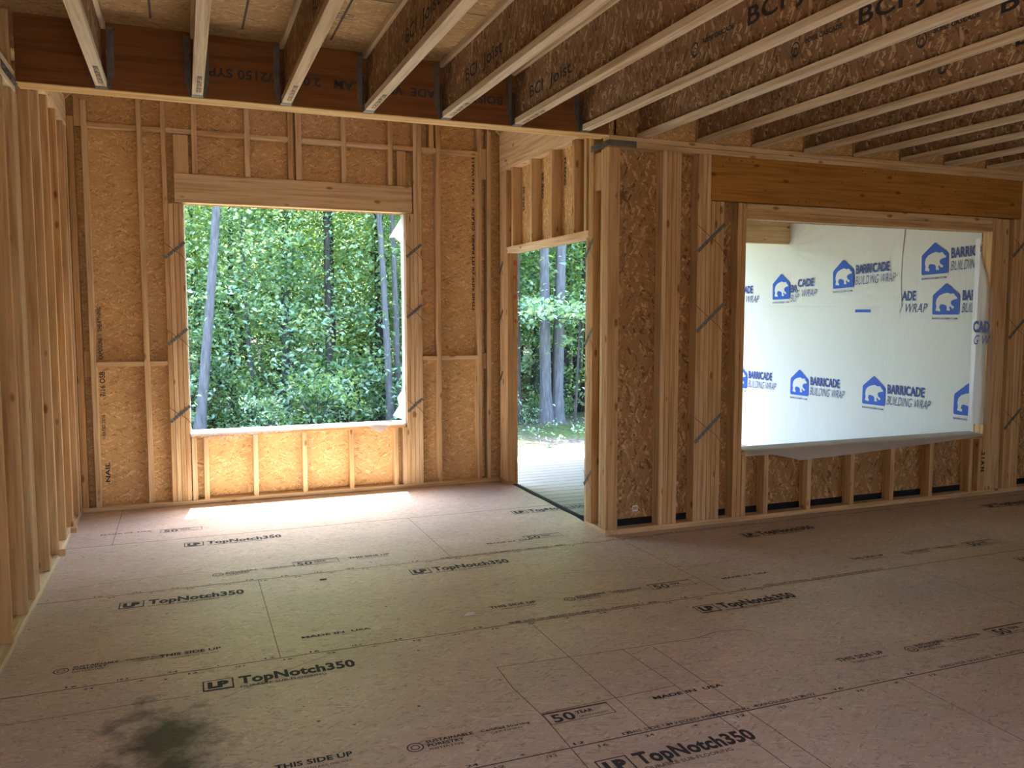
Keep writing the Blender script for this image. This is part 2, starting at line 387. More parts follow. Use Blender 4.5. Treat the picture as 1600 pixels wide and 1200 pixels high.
# walls: strand-board sheathing outside the studs
def panel_with_hole(name, axis, at, thick, u0, u1, z0, z1, holes, mat):
    """vertical panel; axis 'x' spans X at Y=at, axis 'y' spans Y at X=at"""
    us = sorted({u0, u1, *[h[0] for h in holes], *[h[1] for h in holes]})
    zs = sorted({z0, z1, *[h[2] for h in holes], *[h[3] for h in holes]})
    b = bmesh.new()
    for i in range(len(us)-1):
        for j in range(len(zs)-1):
            cu, cz = (us[i]+us[i+1])/2, (zs[j]+zs[j+1])/2
            if any(h[0] < cu < h[1] and h[2] < cz < h[3] for h in holes): continue
            if axis == 'x': add_box(b, us[i], us[i+1], at, at+thick, zs[j], zs[j+1])
            else: add_box(b, at, at+thick, us[i], us[i+1], zs[j], zs[j+1])
    bmesh.ops.remove_doubles(b, verts=b.verts, dist=1e-5)
    dead = [f for f in b.faces if False]
    return tag(link(name, finish(b, name), mat), kind='structure')
WIN1 = (.03, 1.853, .60, 2.475)
WIN2 = (3.92, 6.465, .54, 2.285)
DOOR = (5.51, 7.09, -.1, 2.135)
wall_back = panel_with_hole('wall_back', 'x', YB+D, .012, XL-.16, XR+.152, -.25, 4.9, [WIN1], OSB_B)
wall_left = panel_with_hole('wall_left', 'y', XL-D-.012, .012, -3.0, YB+.15, -.1, 3.25, [], OSB_S)
wall_nook = panel_with_hole('wall_right', 'y', XR+D, .012, YF+D, YB+.15, -.1, 3.25, [DOOR], OSB_S)
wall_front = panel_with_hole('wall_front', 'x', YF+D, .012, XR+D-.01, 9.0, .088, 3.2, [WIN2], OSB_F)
wall_east = panel_with_hole('wall_east', 'y', 9.0, .012, -3.0, YF+D, -.1, 3.2, [(-2.6, -1.3, .0, 2.2)], OSB_S)  # hole in this unseen wall is added to bring in light from the right
wall_south = panel_with_hole('wall_south', 'x', -3.012, .012, XL-.152, 9.0, -.1, 3.2, [(-.1, .35, .8, 2.1)], OSB_B)  # small hole added here, out of view, for fill light from behind
# a dark seam between sheathing boards
LIGHT_GAP = (-.5, 1.9, -2.1, -.5)                     # unseen ceiling opening, added to let light in behind the viewer
bm = bmesh.new()
for a in ((XL-.102, 9.0, LIGHT_GAP[3], YF+.26), (XL-.102, 9.0, -3.0, LIGHT_GAP[2]), (XL-.102, LIGHT_GAP[0], LIGHT_GAP[2], LIGHT_GAP[3]), (LIGHT_GAP[1], 9.0, LIGHT_GAP[2], LIGHT_GAP[3])):
    add_box(bm, *a, ZB+.356, ZB+.376)
ceiling = tag(link('ceiling', finish(bm, 'ceiling'), DECKB), kind='structure')
bm = bmesh.new()
for k in range(5):
    x = -.25+k*1.22
    if k % 2 == 0: pass
for y in (4.30, 3.08, 1.86):
    add_box(bm, XL, 8.9, y, y+.006, -.001, 0)
for x in (-.12, .35, .84, 1.33, 1.79):
    add_box(bm, x, x+.012, 3.1, 5.0, -.001, 0)
link('panel_gap_lines', finish(bm, 'panel_gap_lines'), INKF, ceiling, (0, 0, ZB+.3555))
for x, y in ((.75, 4.55), (1.27, 4.6), (1.27, 3.85), (.80, 3.6), (.25, 4.1), (1.74, 4.35)):
    for r in range(3):
        place('ceiling_stamp', text_mesh(('SHEATHING RATED SPAN 24 OC', 'EXPOSURE 1  23/32 IN', 'TONGUE AND GROOVE')[r], .022, .0006), INK, ceiling, (x+.15, y+r*.03, ZB+.3550), (-1, 0, 0), (0, 1, 0))
# gabled roof over the nook
bm = bmesh.new()
zc, xc, y0, y1 = 5.08, (XL+XR)/2, YF+.27, YB+.5
for s in (-1, 1):
    xe = XL-.35 if s < 0 else XR+.35
    ze = 3.28-.30
    pts = [(xe, y0, ze), (xe, y1, ze), (xc, y1, zc+.10), (xc, y0, zc+.10)]
    top = [(p[0], p[1], p[2]+.02) for p in pts]
    v = [bm.verts.new(p) for p in pts+top]
    for f in ((0, 1, 2, 3), (7, 6, 5, 4), (0, 4, 5, 1), (1, 5, 6, 2), (2, 6, 7, 3), (3, 7, 4, 0)): bm.faces.new([v[i] for i in f])
roof_nook = tag(link('roof_deck', finish(bm, 'roof_deck'), OSB_S), kind='structure')
bm = bmesh.new(); v = [bm.verts.new(p) for p in ((XL-.16, YF+.27, 3.16), (XR+.16, YF+.27, 3.16), (xc, YF+.27, 5.1))]; bm.faces.new(v)
v = [bm.verts.new((p.co.x, p.co.y+.012, p.co.z)) for p in v]; bm.faces.new(v[::-1])
tag(link('trim_1', finish(bm, 'trim_1'), OSB_B), kind='structure')

# ------------------------------------------------------------------ back wall framing
def stud(x0, y0, z0, z1, label, w=.038, d=D, name='wall_stud', cat='stud', group=None, mat=None):
    return box(name, x0, x0+w, y0, y0+d, z0, z1, mat or WZ, label=label, cat=cat, group=group)
Z0 = .038
box('bottom_plate', XL, XR, YB, YB+D, 0, Z0, WX, label='long bottom plate on the floor under the picture window wall', cat='wall plate')
def gz(x): return min(x-XL, XR-x)+3.15   # underside of the gable
for x, lab in ((-.692, 'lone full-height stud nearest the left corner of the window wall'),
               (-.303, 'lone full-height stud midway between left corner and picture window'),
               (2.152, 'lone full-height stud just right of the picture window pack'),
               (2.545, 'last wide-spaced stud of the window wall before the right corner')):
    stud(x, YB, Z0, gz(x)-.02, lab, .042)
for k in range(4):
    x = -.125+k*.038
    stud(x, YB, Z0, gz(x)-.02 if k < 1 else (WIN1[3] if k > 0 else 3), f'{ORD[k]} stud from the left in the pack left of the picture window', .036, group='stud pack left of the picture window')
for k in range(4):
    x = 1.865+k*.038
    stud(x, YB, Z0, gz(x)-.02 if k > 1 else WIN1[3], f'{ORD[k]} stud from the left in the pack right of the picture window', .036, group='stud pack right of the picture window')
stud(XL+.0, YB-.0, Z0, 3.1, 'corner stud where the left wall meets the window wall', .045)
stud(2.64, YB, Z0, 3.3, 'narrow corner stud beside the dark slot right of the window wall', .038)
for z0, z1, lab in ((1.08, 1.29, 'short spacer block in the left corner slot at waist height'), (3.03, 3.25, 'short spacer block at the top of the left corner slot')):
    box('spacer_block', -.742, -.695, YB+.03, YB+.068, z0, z1, WZ, label=lab, cat='wood block')
for z0, z1, lab in ((1.07, 1.22, 'short spacer block in the right corner slot at waist height'), (2.82, 3.10, 'short spacer block high in the right corner slot')):
    box('spacer_block', 2.587, 2.64, YB+.03, YB+.068, z0, z1, WZ, label=lab, cat='wood block')
below = ((.033, 'first, tight against the left stud pack'), (.125, 'second, a hand width from the first'), (.520, 'third from the left'), (.930, 'fourth, under the middle of the window'), (1.338, 'fifth from the left'), (1.742, 'sixth from the left'), (1.826, 'seventh, tight against the right stud pack'))
for x, l in below:
    stud(x, YB, Z0, .562, f'short stud under the picture window sill, {l}', .040, name='cripple_stud', group='short studs under the picture window')
above = ((.104, .042, 'leftmost'), (.513, .042, 'second from the left'), (.862, .040, 'left one of the middle pair'), (.925, .050, 'right one of the middle pair'), (1.308, .042, 'one right of the middle pair'), (1.715, .042, 'rightmost'))
for x, w, l in above:
    stud(x, YB, 2.715, gz(x)-.02, f'short stud above the pale picture window header, {l}', w, name='cripple_stud', group='short studs over the picture window header')
stud(2.088, YB, 3.066, gz(2.1)-.02, 'short stud above the blocking right of the picture window', .045, name='cripple_stud')
box('header_pad', -.035, .078, YB+.004, YB+.03, 2.712, 3.02, WZ, label='vertical pale pad block on the left end of the picture window header', cat='wood block')
box('header_pad', 1.795, 1.875, YB+.004, YB+.03, 2.712, 3.02, WZ, label='vertical pale pad block on the right end of the picture window header', cat='wood block')
box('window_header', -.038, 1.928, YB-.002, YB+.085, 2.482, 2.712, HDR, label='pale lumber header spanning above the picture window', cat='header beam')
box('window_sill_plate', .03, 1.853, YB, YB+D, .562, .600, WX, label='sill plate along the bottom of the picture window opening', cat='wall plate')
edges = [(-.65, -.303), (-.261, -.125), (-.087, .104), (.146, .513), (.555, .862), (.975, 1.308), (1.35, 1.715), (1.757, 1.94), (2.017, 2.152), (2.194, 2.545)]
for k, (a, b_) in enumerate(edges):
    box('blocking', a, b_, YB, YB+D, 3.028, 3.066, WX, label=f'horizontal blocking between studs high above the window, {ORD[k]} from the left', cat='blocking', group='high blocking row on the window wall')
for a, b_, lab in ((-.65, -.303, 'horizontal blocking at waist height, left bay nearest the corner'), (-.261, -.125, 'short horizontal blocking at waist height touching the left stud pack'),
                   (2.017, 2.152, 'short horizontal blocking at waist height touching the right stud pack'), (2.194, 2.545, 'horizontal blocking at waist height, bay nearest the right corner')):
    box('blocking', a, b_, YB, YB+D, 1.165, 1.203, WX, label=lab, cat='blocking')
# rafters over the nook
def rafter(y, side, lab):
    b = bmesh.new(); h = .17
    x0 = XL-.02 if side < 0 else XR+.02; s = -side
    xt = xc
    L = abs(xt-x0)
    prof = [(0, 0), (L, L), (L, L+h), (-.3, h-.3), (-.3, -.10), (-.1, -.10)]
    vs = []
    for yy in (0, .038):
        vs.append([b.verts.new((s*px, yy, pz)) for px, pz in prof])
    n = len(prof)
    b.faces.new(vs[0]); b.faces.new(vs[1][::-1])
    for i in range(n): b.faces.new([vs[0][i], vs[0][(i+1) % n], vs[1][(i+1) % n], vs[1][i]])
    bmesh.ops.recalc_face_normals(b, faces=b.faces)
    tag(link('rafter', finish(b, 'rafter'), WX, None, (x0, y, 3.20)), lab, 'rafter', 'rafters over the window nook')
for k, y in enumerate((YB-.04, 6.86, 6.45, 6.04, 5.63)):
    rafter(y, -1, f'sloping rafter on the left nook wall, {ORD[k]} from the window wall')
    rafter(y, 1, f'sloping rafter on the doorway wall, {ORD[k]} from the window wall')

# ------------------------------------------------------------------ left wall framing
box('bottom_plate', XL-D, XL, -3.0, YB, 0, Z0, FL, label='long bottom plate on the floor under the left stud wall', cat='wall plate')
ys = [2.85, 3.25, 3.66, 4.02, 4.37, 4.78]
n = 0
for y in ys:
    box('wall_stud', XL-D, XL, y, y+.038, Z0, 2.745, WZ, label=f'near left wall stud, {ORD[len(ys)-1-n]} in front of the metal-tied wide stud pack', cat='stud', group='studs of the near left wall'); n += 1
for k in range(4):
    box('wall_stud', XL-D, XL, 5.03+k*.038, 5.0675+k*.038, Z0, 2.745, WZ, label=f'{ORD[k]} stud, counted from the viewer, in the left wall pack under the beam end', cat='stud', group='left wall pack under the beam end')
for k, y in enumerate((5.56, 5.93, 6.31, 6.70, 7.08)):
    box('wall_stud', XL-D, XL, y, y+.038, Z0, 3.015, WZ, label=f'left wall stud inside the window nook, {ORD[k]} beyond the beam', cat='stud', group='left wall studs in the nook')
box('wall_stud', XL-D, XL, 7.24, 7.278, Z0, 3.015, WZ, label='last left wall stud, tight in the corner with the window wall', cat='stud')
for k in range(3):
    box('top_plate', XL-D, XL, -3.0, 5.155, 2.745+k*.038, 2.7825+k*.038, FL, label=('bottom', 'middle', 'topmost')[k]+' of the three stacked top plates on the near left wall, stopping at the beam', cat='wall plate')
for k in range(2):
    box('top_plate', XL-D, XL, 5.31, YB, 3.015+k*.038, 3.0525+k*.038, RIM, label=('lower' if k == 0 else 'upper')+' top plate over the left wall inside the nook', cat='wall plate')
box('rim_board', XL-.04, XL, 5.31, YB, 3.0915, 3.24, RIM, label='pale wide rim board above the left wall plates inside the nook', cat='rim board')
box('rim_block', XL-D, XL-.01, 5.10, 5.14, 2.860, 3.16, WZ, label='upright block standing on the left top plate beside the beam end', cat='wood block')
bm = bmesh.new(); add_box(bm, -.0015, 0, -.28, .14, -.022, .022)
for k in range(8):
    yy = -.26+k*.055; bmesh.ops.create_uvsphere(bm, u_segments=6, v_segments=4, radius=.006, matrix=Matrix.Translation((0, yy, .008 if k % 2 else -.008)))
st = tag(link('metal_strap', finish(bm, 'metal_strap'), METAL, None, (XL+.0035, 5.06, 2.795)), 'grey metal strap tying the left wall top plates at the beam end', 'metal strap')

# ------------------------------------------------------------------ doorway wall (right side of the nook)
def ystud(y, z0, z1, lab, name='wall_stud', group=None, t=.038):
    return box(name, XR, XR+D, y, y+t, z0, z1, WZ, label=lab, cat='stud', group=group)
box('bottom_plate', XR, XR+D, YF, 5.51, 0, Z0, WY, label='short bottom plate under the stud pack between doorway and room corner', cat='wall plate')
box('bottom_plate', XR, XR+D, 7.09, YB, 0, Z0, WY, label='short bottom plate at the far side of the doorway', cat='wall plate')
for k in range(3):
    ystud(5.397+k*.038, Z0, 2.88 if k < 2 else 2.135, f'{ORD[k]} stud, counted from the viewer, in the pack at the near doorway jamb', group='near doorway jamb pack', t=.0375)
ystud(5.165, Z0, 2.73, 'outer corner stud where the doorway wall meets the room wall')
ystud(5.204, Z0, 2.73, 'second ply of the corner post between room and nook')
ystud(5.243, Z0, 2.73, 'third ply of the corner post, beside the slot toward the doorway')
box('spacer_block', XR+.01, XR+.05, 5.285, 5.39, 2.46, 2.72, WZ, label='short spacer block at the top of the slot beside the corner post', cat='wood block')
for k in range(5):
    ystud(7.092+k*.0395, Z0, 2.90 if k > 0 else 2.135, f'{ORD[k]} stud, counted from the opening, in the pack at the far doorway jamb', group='far doorway jamb pack', t=.0368)
box('door_head_plate', XR, XR+D, 5.473, 7.12, 2.135, 2.192, RIM, label='door head plate over the doorway opening', cat='wall plate')
for k, y in enumerate((5.585, 5.71, 6.12, 6.53, 6.96)):
    if k == 0:
        ystud(5.511, 2.192, 2.885, 'short stud over the doorway tight against the near jamb pack', 'cripple_stud')
        continue
    ystud(y, 2.192, 2.885, f'short stud over the doorway, {ORD[k-1]} from the near jamb', 'cripple_stud', 'short studs over the doorway')
for k in range(2):
    box('top_plate', XR, XR+D, 5.31, YB, 2.885+k*.038, 2.9225+k*.038, RIM, label=('lower' if k == 0 else 'upper')+' top plate above the short studs over the doorway', cat='wall plate')
box('rim_board', XR, XR+.04, 5.31, YB, 2.9615, 3.24, RIM, label='pale wide rim board above the doorway wall plates', cat='rim board')
# black membrane along the threshold, its near end lifted
b = bmesh.new(); N = 24
prev = None
for i in range(N+1):
    t = i/N; y = 7.10-t*1.58
    lift = .0 if t < .82 else ((t-.82)/.18)**1.5*.05
    wv = .004*math.sin(t*17)
    row = [b.verts.new(p) for p in ((2.812+wv-lift*.3, y, .0015), (2.832+wv, y, .006+lift*.3), (2.866+lift*.5, y, .002+lift), (2.88+lift, y, -.05+lift))]
    if prev:
        for q in range(3): b.faces.new([prev[q], prev[q+1], row[q+1], row[q]])
    prev = row
o = tag(link('threshold_membrane', finish(b, 'threshold_membrane'), BLACK), 'black membrane strip along the doorway threshold, curled up at its near end', 'membrane strip')
sm = o.modifiers.new('thickness', 'SOLIDIFY'); sm.thickness = .002

# ------------------------------------------------------------------ front wall framing (with the wide window)
box('bottom_plate', XR+D+.002, 9.0, YF, YF+D, 0, Z0, WX, label='long bottom plate on the floor under the wide window wall', cat='wall plate')
for k in range(2):
    box('top_plate', XR if k == 0 else XR, 9.0, YF, YF+D, 2.733+k*.039, 2.7705+k*.039, WX, label=('lower' if k == 0 else 'upper')+' top plate running above the amber header', cat='wall plate')
def fs(x, z0, z1, lab, name='wall_stud', group=None, w=.038, y=YF):
    return box(name, x, x+w, y, y+D, z0, z1, WZ, label=lab, cat='stud', group=group)
for k in range(3):
    fs(3.232+k*.039, Z0, 2.733, f'{ORD[k]} stud from the left in the narrow pack right of the corner bay', group='narrow pack right of the corner bay', w=.0365)
fs(3.192, Z0, 2.733, 'dark-sided stud closing the right side of the corner bay', y=YF+.0)
for k in range(6):
    fs(3.49+k*.0387, Z0, 2.733 if k < 3 else 2.403, f'{ORD[k]} stud from the left in the wide pack left of the wide window', group='wide pack left of the wide window', w=.0362)
for k in range(2):
    fs(3.842+k*.039, Z0, 2.403, ('outer' if k == 0 else 'inner')+' trimmer stud on the left edge of the wide window', group='left trimmers of the wide window')
fs(6.465, .50 if False else Z0, 2.403, 'trimmer stud on the right edge of the wide window', w=.066)
for k in range(5):
    fs(6.72+k*.0387, Z0, 2.733 if k > 1 else 2.403, f'{ORD[k]} stud from the left in the pack right of the wide window', group='pack right of the wide window', w=.0362)
for k in range(4):
    fs(7.3+k*.41, Z0, 2.733, f'plain wall stud right of the wide window pack, {ORD[k]} of the run', group='plain studs right of the wide window')
HB = box('window_header', 3.60, 6.80, YF-.004, YF+.085, 2.408, 2.733, AMB, label='wide amber plywood-faced header above the wide window', cat='header beam')
bm = bmesh.new(); R2 = random.Random(3)
for k in range(34):
    x = -1.55+R2.random()*3.1; z = (.03 if k % 3 == 0 else (.295 if k % 3 == 1 else .04+.25*R2.random()))
    bmesh.ops.create_cone(bm, cap_ends=True, segments=8, radius1=.005, radius2=.005, depth=.002, matrix=Matrix.Translation((x, -.0525, z)) @ Matrix.Rotation(math.pi/2, 4, 'X'))
link('nail_heads', finish(bm, 'nail_heads'), WIRE, HB, (0, 0, 0))
for k, (z, lab) in enumerate(((2.287, 'lower'), (2.3455, 'upper'))):
    box('head_plate', 3.92, 6.465, YF, YF+D, z, z+.0575, WX, label=lab+' of the two head plates under the amber header', cat='wall plate')
box('window_sill_plate', 3.92, 6.465, YF, YF+D, .502, .540, WX, label='sill plate along the bottom of the wide window opening', cat='wall plate')
for k, x in enumerate((3.925, 4.135, 4.552, 4.993, 5.418, 5.851, 6.312)):
    fs(x, Z0, .502, f'short stud under the wide window sill, {ORD[k]} from the left', 'cripple_stud', 'short studs under the wide window', w=.042)
st = fs(6.42, Z0, .502, 'short stud under the wide window sill with black stencilled marks, at the right end', 'cripple_stud', w=.044)
place('stencil_mark', text_mesh('2 I A N', .055, .003), INK, st, (6.457, YF-.0015, .38), (0, 0, -1), (1, 0, 0))
box('window_trimmer', 6.55, 6.70, YF+.02, YF+.055, Z0, 2.40, WZ, label='recessed flat brown board between right window trimmer and stud pack', cat='board')
# foam strip behind the studs
box('gasket_strip', 2.905, 8.95, YF+D-.004, YF+D+.008, -.03, .088, BLACK, label='black gasket strip at the foot of the wide window wall sheathing', cat='gasket')
sk = box('paper_sticker', 3.028, 3.072, YF+D-.003, YF+D-.001, .135, .180, WHITE, label='small white printed sticker low on the strand board by the corner post', cat='sticker', bev=0)
bm = bmesh.new()
for k in range(7): add_box(bm, -.017+k*.005, -.015+k*.005+.001*(k % 2), -.0012, -.0011, .012, .036)
link('sticker_print', finish(bm, 'sticker_print'), INK, sk)
# squash blocks on top of the plate between the joists
for k in range(11):
    x = 3.09+k*.489
    box('joist_blocking', x, x+.42, YF+.08, YF+.11, 2.812, 3.166, OSB_B, label=f'strand board blocking panel between joist ends on the wide window wall, {ORD[k]} from the left', cat='blocking', group='blocking panels between joist ends')
box('squash_block', 3.10, 3.18, YF+.02, YF+.058, 2.812, 3.166, WZ, label='pale upright block on the top plate between the joist ends', cat='wood block')
# sheathing marks
def wall_text(parent, body, x, y, z, length, size, mat=INK, up=(-1, 0, 0), d=(0, 0, 1)):
    text_fit('board_stamp', body, mat, parent, (x, y, z), length, d, up, size, .0012)
YS = YB+D-.0015
wall_text(wall_back, '7/16 OSB', -.60, YS, .92, .20, .055)
wall_text(wall_back, 'EXPOSURE 1  SHEATHING', -.61, YS, 1.02+.2, .42, .04, INKF)
wall_text(wall_back, 'RATED 24/16', -.61, YS, .60, .17, .035, INKF)
wall_text(wall_back, 'NAIL', -.59, YS, .22, .16, .045)
wall_text(wall_back, '[THIS SIDE OUT] PANEL GRADE', 2.55, YS, 1.62, .95, .042)
wall_text(wall_back, '+ 24/16 WALL', 2.55, YS, 2.62, .42, .04)
XS = XR+D-.0015
for y, body, z in ((5.92, 'SPAN 24', 2.60), (6.36, 'OSB 24', 2.55), (6.78, 'USA 07', 2.50)):
    text_fit('board_stamp', body, INK, wall_nook, (XS, y+.12, z), .22, (0, -1, 0) if False else (0, 0, 1), (0, -1, 0) if False else (0, 1, 0), .05, .002)
for z, t in ((2.03, 'B'), (1.90, 'K'), (1.72, '8'), (1.60, '- 2'), (1.50, '4')):
    text_fit('crayon_mark', t, RED, wall_nook, (XR+.055, 7.090, z), .035, (1, 0, 0), (0, 0, 1), .06, .0)

# ------------------------------------------------------------------ metal ties with wires
def tie(loc, u, length, ang, lab, wires=1):
    """perforated tie nailed across a stud pack; u = horizontal direction along the wall"""
    root = empty('metal_tie', loc, lab, 'metal tie', 'metal ties across the stud packs')
    b = bmesh.new()
    nseg = 8; w = .0135
    for i in range(nseg):
        t0 = -length/2+length*i/nseg; t1 = -length/2+length*(i+1)/nseg
        add_box(b, t0+.001, t1-.001, -.0035, -.0015, -w*(1-.15*(i % 2)), w*(1-.15*(i % 2)))
        bmesh.ops.create_cone(b, cap_ends=True, segments=7, radius1=.005, radius2=.003, depth=.004, matrix=Matrix.Translation(((t0+t1)/2, -.005, .006*(1 if i % 2 else -1))) @ Matrix.Rotation(math.pi/2, 4, 'X'))
    me = finish(b, 'tie_plate')
    ux = Vector(u).normalized(); nrm = Vector((0, 0, 1)).cross(ux)   # points away from the room
    Rm = Matrix(((ux.x, nrm.x, 0), (ux.y, nrm.y, 0), (0, 0, 1))).transposed().transposed()
    M = Rm.to_4x4() @ Matrix.Rotation(-ang, 4, 'Y')
    me.transform(M)
    link('tie_plate', me, METAL, root)
    for s in range(wires):
        b = bmesh.new()
        pts = [(-length*.42, length*.30), (-.01, .0), (length*.22, -length*.18), (length*.46, -length*.47)]
        if s: pts = [(-length*.42, -length*.28), (0, -length*.05), (length*.5, length*.12)]
        pr = None
        for px, pz in pts:
            rg = [b.verts.new((px+.0016*math.cos(a), -.006+.0016*math.sin(a), pz+.0012*math.cos(a))) for a in (0, 1.57, 3.14, 4.71)]
            if pr:
                for q in range(4): b.faces.new([pr[q], pr[(q+1) % 4], rg[(q+1) % 4], rg[q]])
            pr = rg
        mw = finish(b, 'wire'); mw.transform(Rm.to_4x4()); link('wire', mw, WIRE, root)
    return root
lv = ('top', 'middle', 'bottom')
for k, z in enumerate((2.10, 1.40, .765)): tie((-.045, YB, z), (1, 0, 0), .20, math.radians(40), f'{lv[k]} grey metal tie on the stud pack left of the picture window')
for k, z in enumerate((2.15, 1.61, .76)): tie((1.94, YB, z), (1, 0, 0), .18, math.radians(40), f'{lv[k]} grey metal tie on the stud pack right of the picture window', 1 if k != 1 else 2)
for k, z in enumerate((2.06, 1.42, .37)): tie((XR, 5.45, z), (0, -1, 0), .17, math.radians(45), f'{lv[k]} grey metal tie on the near doorway jamb pack')
for k, z in enumerate((2.01, 1.57, 1.0)): tie((XR, 7.25, z), (0, -1, 0), .14, math.radians(50), f'{lv[k]} grey metal tie on the far doorway jamb pack')
for k, z in enumerate((2.14, 1.555, .735)): tie((3.61, YF, z), (1, 0, 0), .31, math.radians(42), f'{lv[k]} grey metal tie on the wide stud pack left of the wide window')
for k, z in enumerate((2.17, 1.46, .66)): tie((6.82, YF, z), (1, 0, 0), .27, math.radians(42), f'{lv[k]} grey metal tie on the pack right of the wide window')
# strap wrapped round the corner post under the plates
bm = bmesh.new()
add_box(bm, XR-.003, XR-.0012, YF-.002, YF+.27, -.022, .022); add_box(bm, XR-.003, XR+.215, YF-.003, YF-.0012, -.022, .022)
for k in range(14):
    s = k*.035
    p = (XR-.003, YF+.25-s, .008*(-1)**k) if s < .25 else (XR+s-.26, YF-.003, .008*(-1)**k)
    bmesh.ops.create_uvsphere(bm, u_segments=6, v_segments=4, radius=.0055, matrix=Matrix.Translation(p))
tag(link('corner_strap', finish(bm, 'corner_strap'), METAL, None, (0, 0, 2.757)), 'perforated metal strap bent round the top of the room corner post', 'metal strap')

# ------------------------------------------------------------------ beam and joists
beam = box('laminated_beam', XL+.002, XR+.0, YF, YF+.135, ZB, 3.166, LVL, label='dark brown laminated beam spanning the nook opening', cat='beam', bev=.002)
bo = box('lit_underside_strip', XL+.002, XR, YF-.001, YF+.136, ZB-.006, ZB-.0005, BST, parent=beam, bev=0)  # thin skin added under the beam; its pale colour stands for light
bt = 'BOISE CASCADE  VERSA-LAM   2.0   1.7/2150 SYP'
text_fit('beam_stamp', bt, INK, beam, (1.98, YF-.0015, 2.985), 1.80, (-1, 0, 0), (0, 0, -1), .07, .002)

def joist_mesh_parts(L):
    b = bmesh.new(); add_box(b, -.029, .029, -L, 0, 0, .037, .0015); fb = finish(b, 'bottom_flange')
    b = bmesh.new(); add_box(b, -.029, .029, -L, 0, .319, .355, .0015); ft = finish(b, 'top_flange')
    b = bmesh.new(); add_box(b, -.0055, .0055, -L, 0, .037, .319); wb = finish(b, 'web')
    return fb, ft, wb
pa = joist_mesh_parts(8.1); pb = joist_mesh_parts(8.17)
hb = bmesh.new()   # face-mount hanger: bottom seat, two cheeks, two face tabs
add_box(hb, -.031, .031, -.055, 0, -.002, -.0005)
for s in (-1, 1):
    x = s*.0305; add_box(hb, x-.0008, x+.0008, -.055, 0, -.001, .20)
    y0 = -.0025
    v = [hb.verts.new(p) for p in ((s*.031, y0, .0), (s*.040, y0, .0), (s*.066, y0, .09), (s*.066, y0, .335), (s*.031, y0, .335))]
    v2 = [hb.verts.new((p.co.x, p.co.y+.0015, p.co.z)) for p in v]
    hb.faces.new(v if s > 0 else v[::-1]); hb.faces.new(v2[::-1] if s > 0 else v2)
    for i in range(5): hb.faces.new([v[i], v2[i], v2[(i+1) % 5], v[(i+1) % 5]])
    for q in range(6): bmesh.ops.create_cone(hb, cap_ends=True, segments=7, radius1=.005, radius2=.004, depth=.003, matrix=Matrix.Translation((s*.05, -.004, .06+q*.05)) @ Matrix.Rotation(math.pi/2, 4, 'X'))
bmesh.ops.recalc_face_normals(hb, faces=hb.faces)
hanger_me = finish(hb, 'joist_hanger'); hanger_me.materials.append(METAL)
JX = [-.376+.489*k for k in range(19)]
joists = []
for k, x in enumerate(JX):
    hung = k < 7
    yend = YF-.002 if hung else YF+.07
    word = 'hung on the dark beam' if hung else 'bearing on the wide window wall'
    num = ORD[k] if hung else ORD[k-7]
    j = empty('floor_joist', (x, yend, ZB if hung else ZB+.003), f'wooden I-joist overhead {word}, {num} from the left', 'joist', 'I-joists under the upper floor')
    ms = pa if hung else pb
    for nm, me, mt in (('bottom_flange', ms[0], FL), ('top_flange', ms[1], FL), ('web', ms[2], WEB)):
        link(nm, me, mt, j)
    if hung: link('joist_hanger', hanger_me, None, j)
    joists.append(j)
def joist_text(k, body, y_far, z, length, size, bold=.003):
    text_fit('web_stamp', body, INK, joists[k], (JX[k]-.0075, y_far, z), length, (0, -1, 0), (0, 0, 1), size, bold)
for k, y in ((4, 4.72), (5, 4.92), (3, 4.2), (2, 4.0)):
    joist_text(k, 'BCI', y, 2.93, .20, .10, .001); joist_text(k, 'Joist', y-.32, 2.93, .30, .10, .001)
for k, y in ((6, 3.86), (7, 3.66), (8, 3.3), (9, 3.6)):
    m_ = ring(0, 0, .04, .008); place('web_emblem', m_, INK, joists[k], (JX[k]-.0075, y-.03, 2.965), (0, -1, 0), (0, 0, 1), .8)
    m_ = ring(0, 0, .022, .006); place('web_emblem', m_, INK, joists[k], (JX[k]-.0075, y-.03, 2.955), (0, -1, 0), (0, 0, 1), .8)
    joist_text(k, 'BOISE CASCADE', y-.10, 2.975, .26, .034, .001)
    joist_text(k, 'BCI', y-.46, 2.95, .26, .12, .002); joist_text(k, 'Joist', y-.82, 2.95, .34, .12, .002)
for k in range(0, 6):                              # grade stamps on the undersides of the flanges
    place('flange_stamp', text_mesh('ICC-ES 1336 SPF 2100f', .034, .0010), INKF, joists[k], (JX[k]+.017, YF-.12, ZB-.0008), (0, -1, 0), (-1, 0, 0))

# ------------------------------------------------------------------ outside: porch, deck, wrapped wing
XW = 6.60
b = bmesh.new(); y = 5.34; k = 0
while y < 8.95:
    add_box(b, 2.865, XW-.01, y, y+.133, -.10, -.075, .003); y += .139; k += 1
tag(link('porch_deck', finish(b, 'porch_deck'), DECK), 'grey boarded porch deck outside the doorway', 'deck')
box('deck_rim', 2.865, XW-.01, 8.93, 8.97, -.45, -.101, DECK, label='rim board under the outer edge of the porch deck', cat='board')
tag(box('porch_roof', 2.92, XW+.3, YF+.16, 9.25, 2.92, 3.10, OSB_B, bev=0), 'flat strand board porch roof over the deck outside', 'porch roof')
box('porch_beam', 2.93, XW-.012, 7.87, 7.96, 2.395, 2.655, HDR, label='honey coloured porch beam seen through the top of the wide window', cat='beam')
box('porch_beam_plate', 2.93, XW-.012, 7.86, 7.97, 2.657, 2.70, WX, label='thin plate lying on top of the porch beam', cat='wall plate')
wing = empty('house_wing', (XW, YF+.17, -.25), 'outside wing of the house covered in white building wrap printed with blue bear logos', 'building wing')
